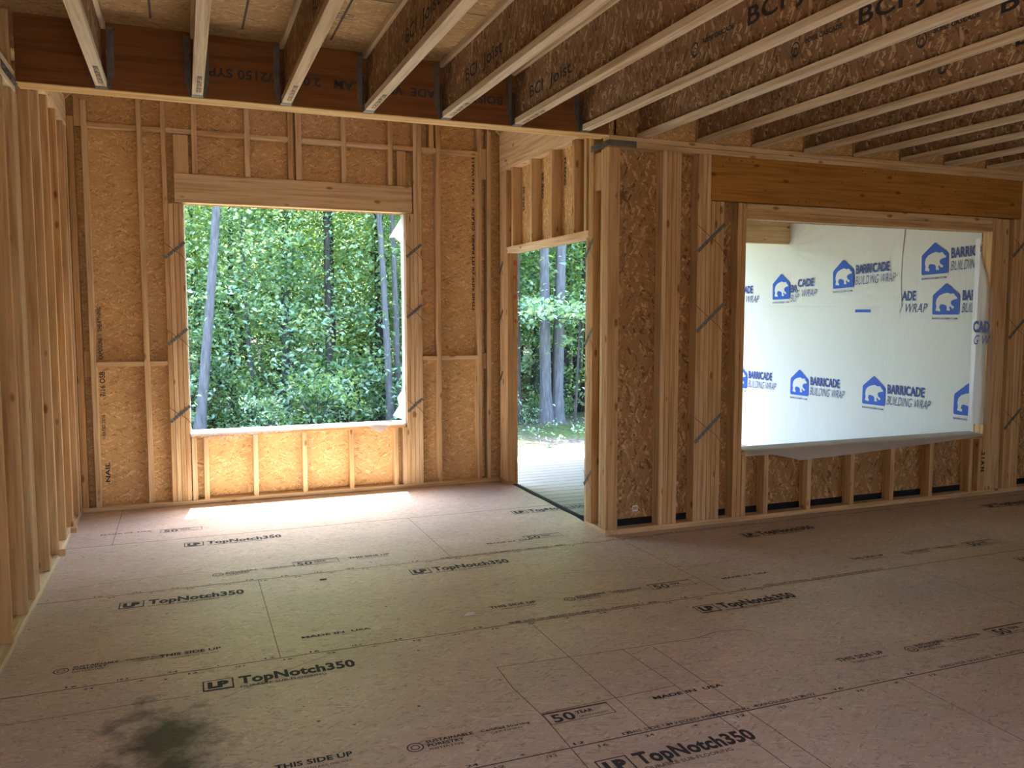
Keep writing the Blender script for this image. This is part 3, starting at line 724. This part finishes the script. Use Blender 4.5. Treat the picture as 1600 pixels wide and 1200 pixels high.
def wchild(name, me, mat): return link(name, me, mat, wing, (-wing.location.x, -wing.location.y, -wing.location.z))
b = bmesh.new(); add_box(b, XW+.012, XW+.15, YF+.17, 9.9, -.25, 3.2); wchild('sheathed_wall', finish(b, 'sheathed_wall'), OSB_S)
# main wrap sheet as a slightly uneven surface
b = bmesh.new(); ny, nz = 90, 60; grid = []
for i in range(ny+1):
    row = []
    for j in range(nz+1):
        y = YF+.17+(9.91-YF-.17)*i/ny; z = -.2+3.35*j/nz
        dx = .004*noise.noise((y*1.3, z*.8, 3))+.0015*noise.noise((y*9, z*2.2, 1))
        row.append(b.verts.new((XW-.004+dx, y, z)))
    grid.append(row)
for i in range(ny):
    for j in range(nz): b.faces.new([grid[i][j], grid[i][j+1], grid[i+1][j+1], grid[i+1][j]])
for f in b.faces: f.smooth = True
sheet = wchild('building_wrap', finish(b, 'building_wrap'), WRAP)
# patch sheet lapped over it near the top with pulled creases
b = bmesh.new(); grid = []; ny, nz = 70, 50
for i in range(ny+1):
    row = []
    for j in range(nz+1):
        u, v = i/ny, j/nz
        y = 6.22+2.08*u+.02*math.sin(v*5); z = 1.66+1.10*v+.03*u
        r = math.hypot((y-6.6)*1.0, (z-1.72)); a = math.atan2(z-1.72, y-6.6)
        cr = .006*math.exp(-r*1.6)*math.sin(a*26)
        r2 = math.hypot(y-7.9, z-2.35); a2 = math.atan2(z-2.35, y-7.9); cr += .005*math.exp(-r2*2)*math.sin(a2*22)
        dx = .002*noise.noise((y*2.2, z*1.2, 7))
        e_ = max(0.0, 1-min(u, 1-u, v, 1-v)/.05); row.append(b.verts.new((XW-.020+(dx+cr)*(1-e_)+.008*e_, y, z)))
    grid.append(row)
for i in range(ny):
    for j in range(nz): b.faces.new([grid[i][j], grid[i][j+1], grid[i+1][j+1], grid[i+1][j]])
for f in b.faces: f.smooth = True
wchild('wrap_patch', finish(b, 'wrap_patch'), WRAP)
# logos: blue house with a white bear, two lines of lettering
HOUSE = [(0, 0), (1, 0), (1, .62), (.5, 1), (0, .62)]
BEAR = [(.13, .13), (.30, .10), (.31, .17), (.26, .21), (.29, .31), (.36, .33), (.50, .30), (.55, .25), (.55, .13), (.66, .12), (.67, .17), (.63, .20), (.66, .27), (.75, .18), (.82, .21), (.80, .26), (.72, .30), (.68, .38), (.72, .44), (.80, .47), (.92, .49), (.91, .53), (.85, .58), (.78, .66), (.72, .66), (.69, .64), (.55, .69), (.40, .66), (.25, .60), (.16, .50), (.13, .36), (.16, .26)]
from mathutils.geometry import tessellate_polygon
def poly_mesh(pts, s, name, dz=0):
    tris = tessellate_polygon([[Vector((p[0], p[1], 0)) for p in pts]])
    return mesh_pf(name, [(p[0]*s, p[1]*s, dz) for p in pts], [tuple(t) for t in tris])
def round_poly(pts, r, n=4):
    out = []; N = len(pts)
    for i in range(N):
        p = Vector(pts[i]); a = (Vector(pts[i-1])-p).normalized()*r; c = (Vector(pts[(i+1) % N])-p).normalized()*r
        for q in range(n+1):
            t = q/n; out.append(tuple((1-t)**2*(p+a)+2*t*(1-t)*p+t*t*(p+c)))
    return out
BEARW = flat('bear_white', (.48, .49, .49), .45)
hm = poly_mesh(round_poly(HOUSE, .06), .30, 'logo_house'); bmh = poly_mesh(BEAR, .30, 'logo_bear')
def wlogo(y, z, tilt=0.0, parts='itT', s=1.0, x=XW-.0105, cut=('BARRICADE', .45, 'BUILDING WRAP', .53)):
    """y is the far (left) edge seen from the room; reading direction is -Y"""
    X = Vector((0, -math.cos(tilt), math.sin(tilt))); U = Vector((0, math.sin(tilt), math.cos(tilt)))
    o = Vector((x, y, z))
    def pl(name, me, mat, dx, dz, off=0, sx=1):
        p = o+X*dx*s+U*dz*s; p.x -= off
        m2 = me.copy(); m2.transform(Matrix.Scale(s, 4)); place(name, m2, mat, wing, p, X, U, sx)
    if 'i' in parts:
        pl('logo_house', hm, BLUE, 0, 0); pl('logo_bear', bmh, BEARW, 0, 0, .0015)
        t = text_mesh('BARRICADEBP.COM', .026, .0004); pl('logo_address', t, NAVY, 0, -.045, 0, .28/width(t))
    if 't' in parts:
        t = text_mesh(cut[0], .128, .0042); pl('logo_lettering', t, NAVY, .325, .135, 0, cut[1]/width(t))
        t = text_mesh(cut[2], .128, -.0010, .35); pl('logo_lettering', t, NAVY, .318, .02, 0, cut[3]/width(t))
for y in (7.80, 6.69): wlogo(y, .655)
wlogo(8.91, .655, x=XW-.0105); wlogo(5.58, .665, parts='i')
for body, yy, zz, hh, bo, sh, ln in (('ADE', 8.70, 1.85, .128, .0042, 0, .17), ('/ WRAP', 8.74, 1.73, .128, -.001, .35, .33)):
    t = text_mesh(body, hh, bo, sh); place('logo_lettering', t, NAVY, wing, (XW-.0105, yy, zz), (0, -1, 0), (0, 0, 1), ln/width(t))
for body, yy, zz, bo, sh, ln in (('BA', 7.815, 1.84, .0042, 0, .10), ('BU', 7.82, 1.73, -.001, .35, .10)):
    t = text_mesh(body, .12, bo, sh); place('logo_lettering', t, NAVY, wing, (XW-.0325, yy, zz), (0, -1, 0), (0, 0, 1), ln/width(t))
wlogo(6.0, 1.955, .03, cut=('BARRICA', .33, 'BUILDING', .31)); wlogo(5.86, 1.58, .0, s=.98, cut=('BARR', .185, 'BUILD', .185))
wlogo(7.14, 1.86, .035, x=XW-.0325)
wlogo(8.13, 1.76, .02, parts='i', x=XW-.0325)
t = text_mesh('CADE', .12, .004); place('logo_lettering', t, NAVY, wing, (XW-.0325, 7.70, 1.90), (0, -1, .02), (0, 0, 1), .26/width(t))
t = text_mesh('G WRAP', .12, -.001, .35); place('logo_lettering', t, NAVY, wing, (XW-.0325, 7.74, 1.78), (0, -1, .02), (0, 0, 1), .34/width(t))
t = text_mesh('ADE', .128, .0042); place('logo_lettering', t, NAVY, wing, (XW-.0105, 6.22, 1.72), (0, -1, 0), (0, 0, 1), .17/width(t))
t = text_mesh('/ WRAP', .128, -.001, .35); place('logo_lettering', t, NAVY, wing, (XW-.0105, 6.25, 1.60), (0, -1, 0), (0, 0, 1), .33/width(t))
b = bmesh.new(); add_box(b, XW-.0105, XW-.010, 6.62, 6.83, 1.605, 1.635); wchild('logo_edge', finish(b, 'logo_edge'), BLUE)

# loose wrap folded over the picture window sill, frayed at its lower edge
b = bmesh.new(); N = 150; prev = None
for i in range(N+1):
    t = i/N; x = .03+t*1.823
    base = .565+.02*t
    fr = (.020*abs(noise.noise((x*30, 0, 0)))+.022*abs(noise.noise((x*90, 3, 0)))) if t < .45 else .008*abs(noise.noise((x*9, 1, 0)))
    if .80 < t < .93: fr += .075*max(0, 1-abs(t-.865)/.06)
    if t > .93: base = .60-.02
    zf = base-fr+.012
    bul = .006*noise.noise((x*6, 5, 0))
    row = [b.verts.new(p) for p in ((x, YB+.105, .614), (x, YB+.06, .609+bul), (x, YB+.02, .606+bul), (x, YB-.006, .602), (x, YB-.010+bul, .592), (x, YB-.009+bul*1.5, min(.588, zf)))]
    if prev:
        for q in range(5): b.faces.new([prev[q], prev[q+1], row[q+1], row[q]])
    prev = row
for f in b.faces: f.smooth = True
w = tag(link('sill_wrap', finish(b, 'sill_wrap'), WRAPT), 'white building wrap folded over the picture window sill, frayed along its lower edge', 'building wrap')
b = bmesh.new(); R3 = random.Random(5)
for k in range(70):
    x = .15+.75*R3.random()*R3.random()+.02; z = .575; L = .015+.04*R3.random(); pr = None; ph = R3.random()*6
    for q in range(5):
        xx = x+.008*math.sin(q*1.3+ph); zz = z-L*q/4
        r = [b.verts.new((xx-.0012, YB-.013, zz)), b.verts.new((xx+.0012, YB-.013, zz))]
        if pr: b.faces.new([pr[0], pr[1], r[1], r[0]])
        pr = r
link('frayed_threads', finish(b, 'frayed_threads'), WRAPT, w)['kind'] = 'stuff'
# right jamb wrap of the picture window with a torn corner flap
def jamb(name, x, y0, y1, z0, z1, amp, lab, mat=WRAPT, seed=0, side=-1):
    b = bmesh.new(); N = 60; prev = None
    for i in range(N+1):
        z = z0+(z1-z0)*i/N
        row = []
        for q in range(5):
            v = q/4; dx = side*amp*(.5+.5*noise.noise((z*4+seed, v*2, seed)))*math.sin(v*math.pi)
            row.append(b.verts.new((x+dx+side*.002, y0+(y1-y0)*v, z)))
        if prev:
            for q in range(4): b.faces.new([prev[q], prev[q+1], row[q+1], row[q]])
        prev = row
    for f in b.faces: f.smooth = True
    return tag(link(name, finish(b, name), mat), lab, 'building wrap')
wj = jamb('jamb_wrap', 1.853, YB+.01, YB+.11, .60, 2.47, .022, 'narrow white wrap lining the right side of the picture window, torn at its upper corner')
fl_ = mesh_pf('torn_flap', [(1.85, YB+.10, 2.44), (1.745, YB+.12, 2.27), (1.80, YB+.115, 2.275), (1.85, YB+.105, 2.22)], [(0, 1, 2), (0, 2, 3)])
link('torn_flap', fl_, WRAPT, wj)
fl_ = mesh_pf('torn_flap', [(1.85, YB+.10, .90), (1.80, YB+.11, .82), (1.82, YB+.115, .75), (1.76, YB+.115, .66), (1.85, YB+.105, .62)], [(0, 1, 2), (0, 2, 4), (2, 3, 4)])
link('torn_flap', fl_, WRAPT, wj)
jamb('jamb_wrap', .03, YB+.02, YB+.105, .60, 2.47, .010, 'thin wrap edge lining the left side of the picture window', seed=4, side=1)
# wide window: draped sill wrap, right jamb wrap, left jamb curtain
b = bmesh.new(); N = 120; prev = None
for i in range(N+1):
    t = i/N; x = 3.94+t*2.50
    if t < .10: dr = .03
    elif t < .2: dr = .03+(t-.10)/.10*.055
    else: dr = .085*(1-((t-.2)/.8)**1.3)+.006
    bul = .008*noise.noise((x*3, 0, 2))
    row = [b.verts.new(p) for p in ((x, YF+D+.03, .556), (x, YF+.07, .549+bul), (x, YF+.02, .547+bul*.5), (x, YF-.008, .544), (x, YF-.016+bul, .535), (x, YF-.022-.02*dr*10*.3+bul, .535-dr))]
    if prev:
        for q in range(5): b.faces.new([prev[q], prev[q+1], row[q+1], row[q]])
    prev = row
for f in b.faces: f.smooth = True
tag(link('sill_wrap', finish(b, 'sill_wrap'), WRAPT), 'building wrap sagging over the inside edge of the wide window sill', 'building wrap')
# right jamb: tapered sheet pulled round the trimmer
b = bmesh.new(); N = 60; prev = None
for i in range(N+1):
    v = i/N; z = .62+v*1.62
    reach = 1.0 if v < .72 else max(.0, 1-(v-.72)/.28)
    row = []
    for q in range(9):
        u = q/8
        y = YF+D+.05-(D+.06)*u*max(.25, reach)
        x = 6.458-.010*(.5+noise.noise((u*7, z*2.0, 4)))-.012*(1-u)
        if u > .85 and reach > .9: x += .045*(u-.85)/.15
        row.append(b.verts.new((x, y, z)))
    if prev:
        for q in range(8): b.faces.new([prev[q], prev[q+1], row[q+1], row[q]])
    prev = row
for f in b.faces: f.smooth = True
jw = tag(link('jamb_wrap', finish(b, 'jamb_wrap'), WRAPT), 'creased wrap pulled round the right side of the wide window with cut dark blue letters', 'building wrap')
t = text_mesh('CAD', .13, .006); place('wrap_lettering', t, NAVY, jw, (6.432, YF+D+.03, 1.43), (0, -1, 0), (0, 0, 1), .16/width(t))
t = text_mesh('G W', .12, .0, .35); place('wrap_lettering', t, NAVY, jw, (6.432, YF+D+.03, 1.32), (0, -1, 0), (0, 0, 1), .16/width(t))
jamb('jamb_wrap', 3.922, YF+.03, YF+.12, .56, 1.95, .055, 'pale loose wrap bulging from the left side of the wide window', seed=9, side=1)

# ------------------------------------------------------------------ bits on the floor
b = bmesh.new()
vs = [(-.03, -.005, .002), (-.005, .012, .010), (.008, -.006, .004), (.032, .006, .012), (.028, -.012, .003), (-.01, -.014, .006)]
v = [b.verts.new(p) for p in vs]; b.faces.new([v[0], v[5], v[1]]); b.faces.new([v[1], v[5], v[2]]); b.faces.new([v[2], v[4], v[3]]); b.faces.new([v[1], v[2], v[3]])
o = tag(link('plastic_scrap', finish(b, 'plastic_scrap'), WHITE, None, (1.35, 4.03, .001)), 'small crumpled white scrap lying in the middle of the floor', 'scrap')
o.modifiers.new('t', 'SOLIDIFY').thickness = .003
box('wood_chip', .71, .75, 4.905, 4.912, .001, .006, INKF, label='thin dark splinter lying on the floor left of centre', cat='splinter', bev=0)
b = bmesh.new(); R4 = random.Random(9)
for k in range(14):
    a = R4.random()*3; x = R4.uniform(-.06, .06); y = R4.uniform(-.03, .03); L = R4.uniform(.01, .03)
    dx, dy = L*math.cos(a), L*.3*math.sin(a)
    pr = None
    for q in range(4):
        zz = .001+.004*math.sin(q/3*math.pi); r = [b.verts.new((x+dx*q/3, y+dy*q/3-.003, zz)), b.verts.new((x+dx*q/3, y+dy*q/3+.003, zz))]
        if pr: b.faces.new([pr[0], r[0], r[1], pr[1]])
        pr = r
tag(link('wood_shavings', finish(b, 'wood_shavings'), PALE and FL, None, (-.41, 5.17, .001)), 'small heap of pale wood shavings on the floor near the left wall', 'shavings', kind='stuff')
for x, y, r, lab in ((-.765, 5.9, .2, 'small wood offcut on the left bottom plate, nearer one'), (-.765, 6.52, .1, 'small wood offcut on the left bottom plate, farther one')):
    box('wood_offcut', x-.02, x+.02, y-.02, y+.02, Z0, Z0+.038, WX, label=lab, cat='offcut')

# ------------------------------------------------------------------ terrain and forest
b = bmesh.new(); nx, ny = 90, 90; grid = []
def gh(x, y):
    h = -.42 if y < 9 else -.42-.03*(y-9)*.6
    if y > 13: h = -.50-.04*0
    h = -.42-.16*min(1, max(0, (y-9)/6))
    if y > 30: h += (y-30)*.06
    return h+.10*noise.noise((x*.25, y*.25, 0))*min(1, max(0, (y-9)/3))
for i in range(nx+1):
    row = []
    for j in range(ny+1):
        x = -50+110*i/nx; y = -35+120*j/ny
        row.append(b.verts.new((x, y, gh(x, y))))
    grid.append(row)
for i in range(nx):
    for j in range(ny): b.faces.new([grid[i][j], grid[i+1][j], grid[i+1][j+1], grid[i][j+1]])
for f in b.faces: f.smooth = True
tag(link('ground', finish(b, 'ground'), GROUND), kind='structure')

def tube(b, pts, radii, n=8):
    pr = None
    for p, r in zip(pts, radii):
        rg = [b.verts.new((p[0]+r*math.cos(2*math.pi*k/n), p[1]+r*math.sin(2*math.pi*k/n), p[2])) for k in range(n)]
        if pr:
            for q in range(n): b.faces.new([pr[q], pr[(q+1) % n], rg[(q+1) % n], rg[q]])
        pr = rg
def limb(b, a, c, r0, r1, n=5):
    a = Vector(a); c = Vector(c); d = (c-a).normalized(); s = d.orthogonal().normalized(); t = d.cross(s)
    r = [[b.verts.new(p+(s*math.cos(2*math.pi*k/n)+t*math.sin(2*math.pi*k/n))*rr) for k in range(n)] for p, rr in ((a, r0), (c, r1))]
    for q in range(n): b.faces.new([r[0][q], r[0][(q+1) % n], r[1][(q+1) % n], r[1][q]])
def leaves_mesh(rng, sprays, per, size, spread, flatness=.35):
    """sprays: list of centres; each spray is a flattish cluster of folded leaves"""
    vs, fs_ = [], []
    for c in sprays:
        tilt = Euler((rng.uniform(-.4, .4), rng.uniform(-.4, .4), rng.uniform(0, 6.28))).to_matrix()
        for _ in range(per):
            p = Vector((rng.gauss(0, 1)*spread, rng.gauss(0, 1)*spread, rng.gauss(0, 1)*spread*flatness))
            p = Vector(c)+tilt @ p
            s = size*rng.uniform(.6, 1.35)
            e = Euler((rng.uniform(-.9, .9), rng.uniform(-.9, .9), rng.uniform(0, 6.28))).to_matrix()
            q = [Vector((-.5, 0, 0)), Vector((0, -.32, .10)), Vector((.55, 0, -.05)), Vector((0, .32, .10))]
            n0 = len(vs); vs += [p+e @ (v*s) for v in q]
            fs_ += [(n0, n0+1, n0+2), (n0, n0+2, n0+3)]
    return mesh_pf('foliage', vs, fs_)
def make_trunk(rng, h, r, lean, bend, nb=9, tmin=.25):
    b = bmesh.new(); n = 14
    pts = []; rad = []
    for i in range(n+1):
        t = i/n; pts.append((lean*h*t+bend*math.sin(t*3.1), bend*.5*math.sin(t*4+1), h*t)); rad.append(r*(1-.65*t)*(1+.5*max(0, .06-t)/.06))
    tube(b, pts, rad, 10)
    tips = []
    for k in range(nb):
        t = rng.uniform(tmin, .95); i = int(t*n); p = Vector(pts[i]); a = rng.uniform(0, 6.28); L = rng.uniform(.4, 1.2)*(1.1-t*.5)
        q = p+Vector((math.cos(a)*L, math.sin(a)*L, L*.35)); limb(b, p, q, rad[i]*.22, .006); tips.append(q)
        tips.append(p.lerp(q, .6))
    for f in b.faces: f.smooth = True
    return finish(b, 'trunk'), pts, tips
FR = random.Random(21)
def tree_variant(seed, h, r, lean, bend, bark, leaf, zlo, width_, nsp, per, size):
    rng = random.Random(seed)
    tr, pts, tips = make_trunk(rng, h, r, lean, bend, 12)
    tr.materials.append(bark)
    sp = list(tips)
    while len(sp) < nsp:
        z = rng.uniform(zlo, h*1.02); t = z/h; w = width_*(1-.45*abs(t-.5)); a = rng.uniform(0, 6.28); q = w*math.sqrt(rng.random())
        sp.append((lean*z+math.cos(a)*q, math.sin(a)*q, z))
    fm = leaves_mesh(rng, sp, per, size, .30); fm.materials.append(leaf)
    return tr, fm
print('trees')
V = [tree_variant(1, 10.5, .10, .02, .15, BARK_P, LEAF, 1.2, 2.1, 260, 34, .095),
     tree_variant(2, 9.0, .07, -.03, .12, BARK_D, LEAF_L, 0.8, 1.9, 260, 34, .095),
     tree_variant(3, 12.0, .13, .01, .10, BARK_D, LEAF, 1.4, 2.3, 280, 34, .10),
     tree_variant(4, 7.0, .05, .05, .15, BARK_P, LEAF_L, .5, 1.6, 200, 34, .09)]
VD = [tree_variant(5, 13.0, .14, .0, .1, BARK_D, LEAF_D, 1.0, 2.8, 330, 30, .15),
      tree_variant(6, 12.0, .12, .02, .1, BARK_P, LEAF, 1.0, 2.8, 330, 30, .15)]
def put_tree(v, x, y, sc, rz, lab, grp, name='forest_tree'):
    root = empty(name, (x, y, gh(x, y)-.05), lab, 'tree', grp); root.rotation_euler = (0, 0, rz); root.scale = (sc, sc, sc)
    link('trunk', v[0], None, root); link('foliage', v[1], None, root)
    return root
# trunks one can single out through the openings
def solo(name, x, y, h, r, lean, bend, bark, lab, leaf=True, seed=0):
    rng = random.Random(seed); tr, pts, tips = make_trunk(rng, h, r, lean, bend, 7, .62)
    tr.materials.append(bark); root = empty(name, (x, y, gh(x, y)-.05), lab, 'tree'); link('trunk', tr, None, root)
    if leaf:
        sp = [t for t in tips if t[2] > 3.2]
        while len(sp) < 90:
            z = rng.uniform(4.6, h); a = rng.uniform(0, 6.28); q = 1.5*math.sqrt(rng.random()); sp.append((lean*z+q*math.cos(a), q*math.sin(a), z))
        fm = leaves_mesh(rng, sp, 26, .13, .3); fm.materials.append(LEAF); link('foliage', fm, None, root)
    return root
solo('slender_tree', .17, 14.6, 9.5, .088, .075, .10, BARK_P, 'pale grey slender trunk leaning right near the left edge of the picture window', seed=11)
solo('forest_tree', 3.03, 18.6, 11, .135, -.012, .04, BARK_D, 'dark straight trunk seen in the middle of the picture window', seed=12)
solo('slender_tree', 3.72, 15.8, 9, .075, -.075, .12, BARK_P, 'thin grey trunk bending left near the right edge of the picture window', seed=13)
solo('slender_tree', 3.98, 16.2, 9, .07, -.05, .10, BARK_P, 'thin straight grey trunk rightmost in the picture window', seed=14)
solo('forest_tree', 6.18, 15.6, 10, .19, -.004, .02, BARK_D, 'thick dark trunk at the left edge of the doorway view', seed=15)
solo('slender_tree', 6.85, 15.4, 9.5, .125, -.035, .07, BARK_P, 'left pale trunk of the pair seen through the doorway', seed=16)
solo('slender_tree', 7.12, 15.5, 9.5, .135, .012, .05, BARK_P, 'right pale trunk of the pair seen through the doorway', seed=17)
solo('slender_tree', 8.3, 17.0, 9, .06, .03, .1, BARK_D, 'thin dark trunk behind the pale pair, toward the right of the doorway view', seed=18)
n = 0
rows = [(16.7, 1.7), (18.7, 1.6), (21.0, 1.7), (23.5, 1.9), (26, 2.1)]
for ri, (y0, dx) in enumerate(rows):
    x = -9+R.random()*dx
    while x < 22:
        v = V[R.randrange(4)]; s = R.uniform(.85, 1.15)
        lab = 'leafy green woodland tree among many in the dense forest outside'
        put_tree(v, x+R.uniform(-.5, .5), y0+R.uniform(-.8, .8), s, R.uniform(0, 6.28), lab, 'forest trees outside'); x += dx*R.uniform(.8, 1.2)
for y0, dx in ((29, 2.2), (32, 2.4), (36, 3.0), (42, 3.6)):
    x = -16+R.random()*dx
    while x < 40:
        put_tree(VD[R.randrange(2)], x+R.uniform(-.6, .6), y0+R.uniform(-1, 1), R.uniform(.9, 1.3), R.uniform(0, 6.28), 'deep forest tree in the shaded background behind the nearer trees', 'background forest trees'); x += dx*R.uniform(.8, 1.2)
# bushes and saplings at the forest edge
BV = []
for s in range(3):
    rng = random.Random(40+s); b = bmesh.new(); sp = []
    for k in range(7):
        a = rng.uniform(0, 6.28); L = rng.uniform(.5, 1.1); q = Vector((math.cos(a)*L*.5, math.sin(a)*L*.5, L)); limb(b, (0, 0, 0), q, .012, .004); sp.append(q)
    while len(sp) < 34:
        a = rng.uniform(0, 6.28); q = .75*math.sqrt(rng.random()); sp.append((q*math.cos(a), q*math.sin(a), rng.uniform(.1, 1.15)))
    me = finish(b, 'stems'); me.materials.append(BARK_D); fm = leaves_mesh(rng, sp, 22, .10, .16, .5); fm.materials.append(LEAF_L if s != 1 else LEAF); BV.append((me, fm))
for k in range(46):
    x = -6+k*.42+R.uniform(-.3, .3); y = 15.2+R.uniform(-.3, 2.6); s = R.uniform(.5, 1.25)
    if 5.8 < x < 8.2: s = R.uniform(.25, .5)
    root = empty('forest_shrub', (x, y, gh(x, y)), 'low leafy shrub at the edge of the forest floor', 'shrub', 'shrubs at the forest edge'); root.scale = (s, s, s); root.rotation_euler = (0, 0, R.uniform(0, 6.28))
    link('stems', BV[k % 3][0], None, root); link('foliage', BV[k % 3][1], None, root)
# one broad low branch layer across the doorway view
rng = random.Random(77); b = bmesh.new(); limb(b, (0, 0, -2.0), (.1, 0, .0), .03, .02); sp = []
for k in range(9):
    a = k*.7; q = Vector((math.cos(a)*1.1, math.sin(a)*.9, .1)); limb(b, (.1, 0, 0), q, .012, .004)
for k in range(60): sp.append((rng.uniform(-1.3, 1.5), rng.uniform(-1, 1), rng.gauss(.1, .13)))
me = finish(b, 'stems'); fm = leaves_mesh(rng, sp, 22, .12, .18, .25)
sap = empty('understory_sapling', (7.1, 14.6, 1.48), 'light green sapling with flat layered branches crossing the doorway view', 'sapling')
link('stems', me, BARK_D, sap); link('foliage', fm, LEAF_L, sap)
# short weeds on the litter
rng = random.Random(5); sp = []
for k in range(240):
    x = rng.uniform(-4, 14); y = rng.uniform(11.2, 15.5); sp.append((x, y, gh(x, y)+.05))
wm = leaves_mesh(rng, sp, 9, .07, .09, .4)
tag(link('ground_weeds', wm, LEAF_L), 'patches of low green weeds on the sunlit forest floor', 'weeds', kind='stuff')
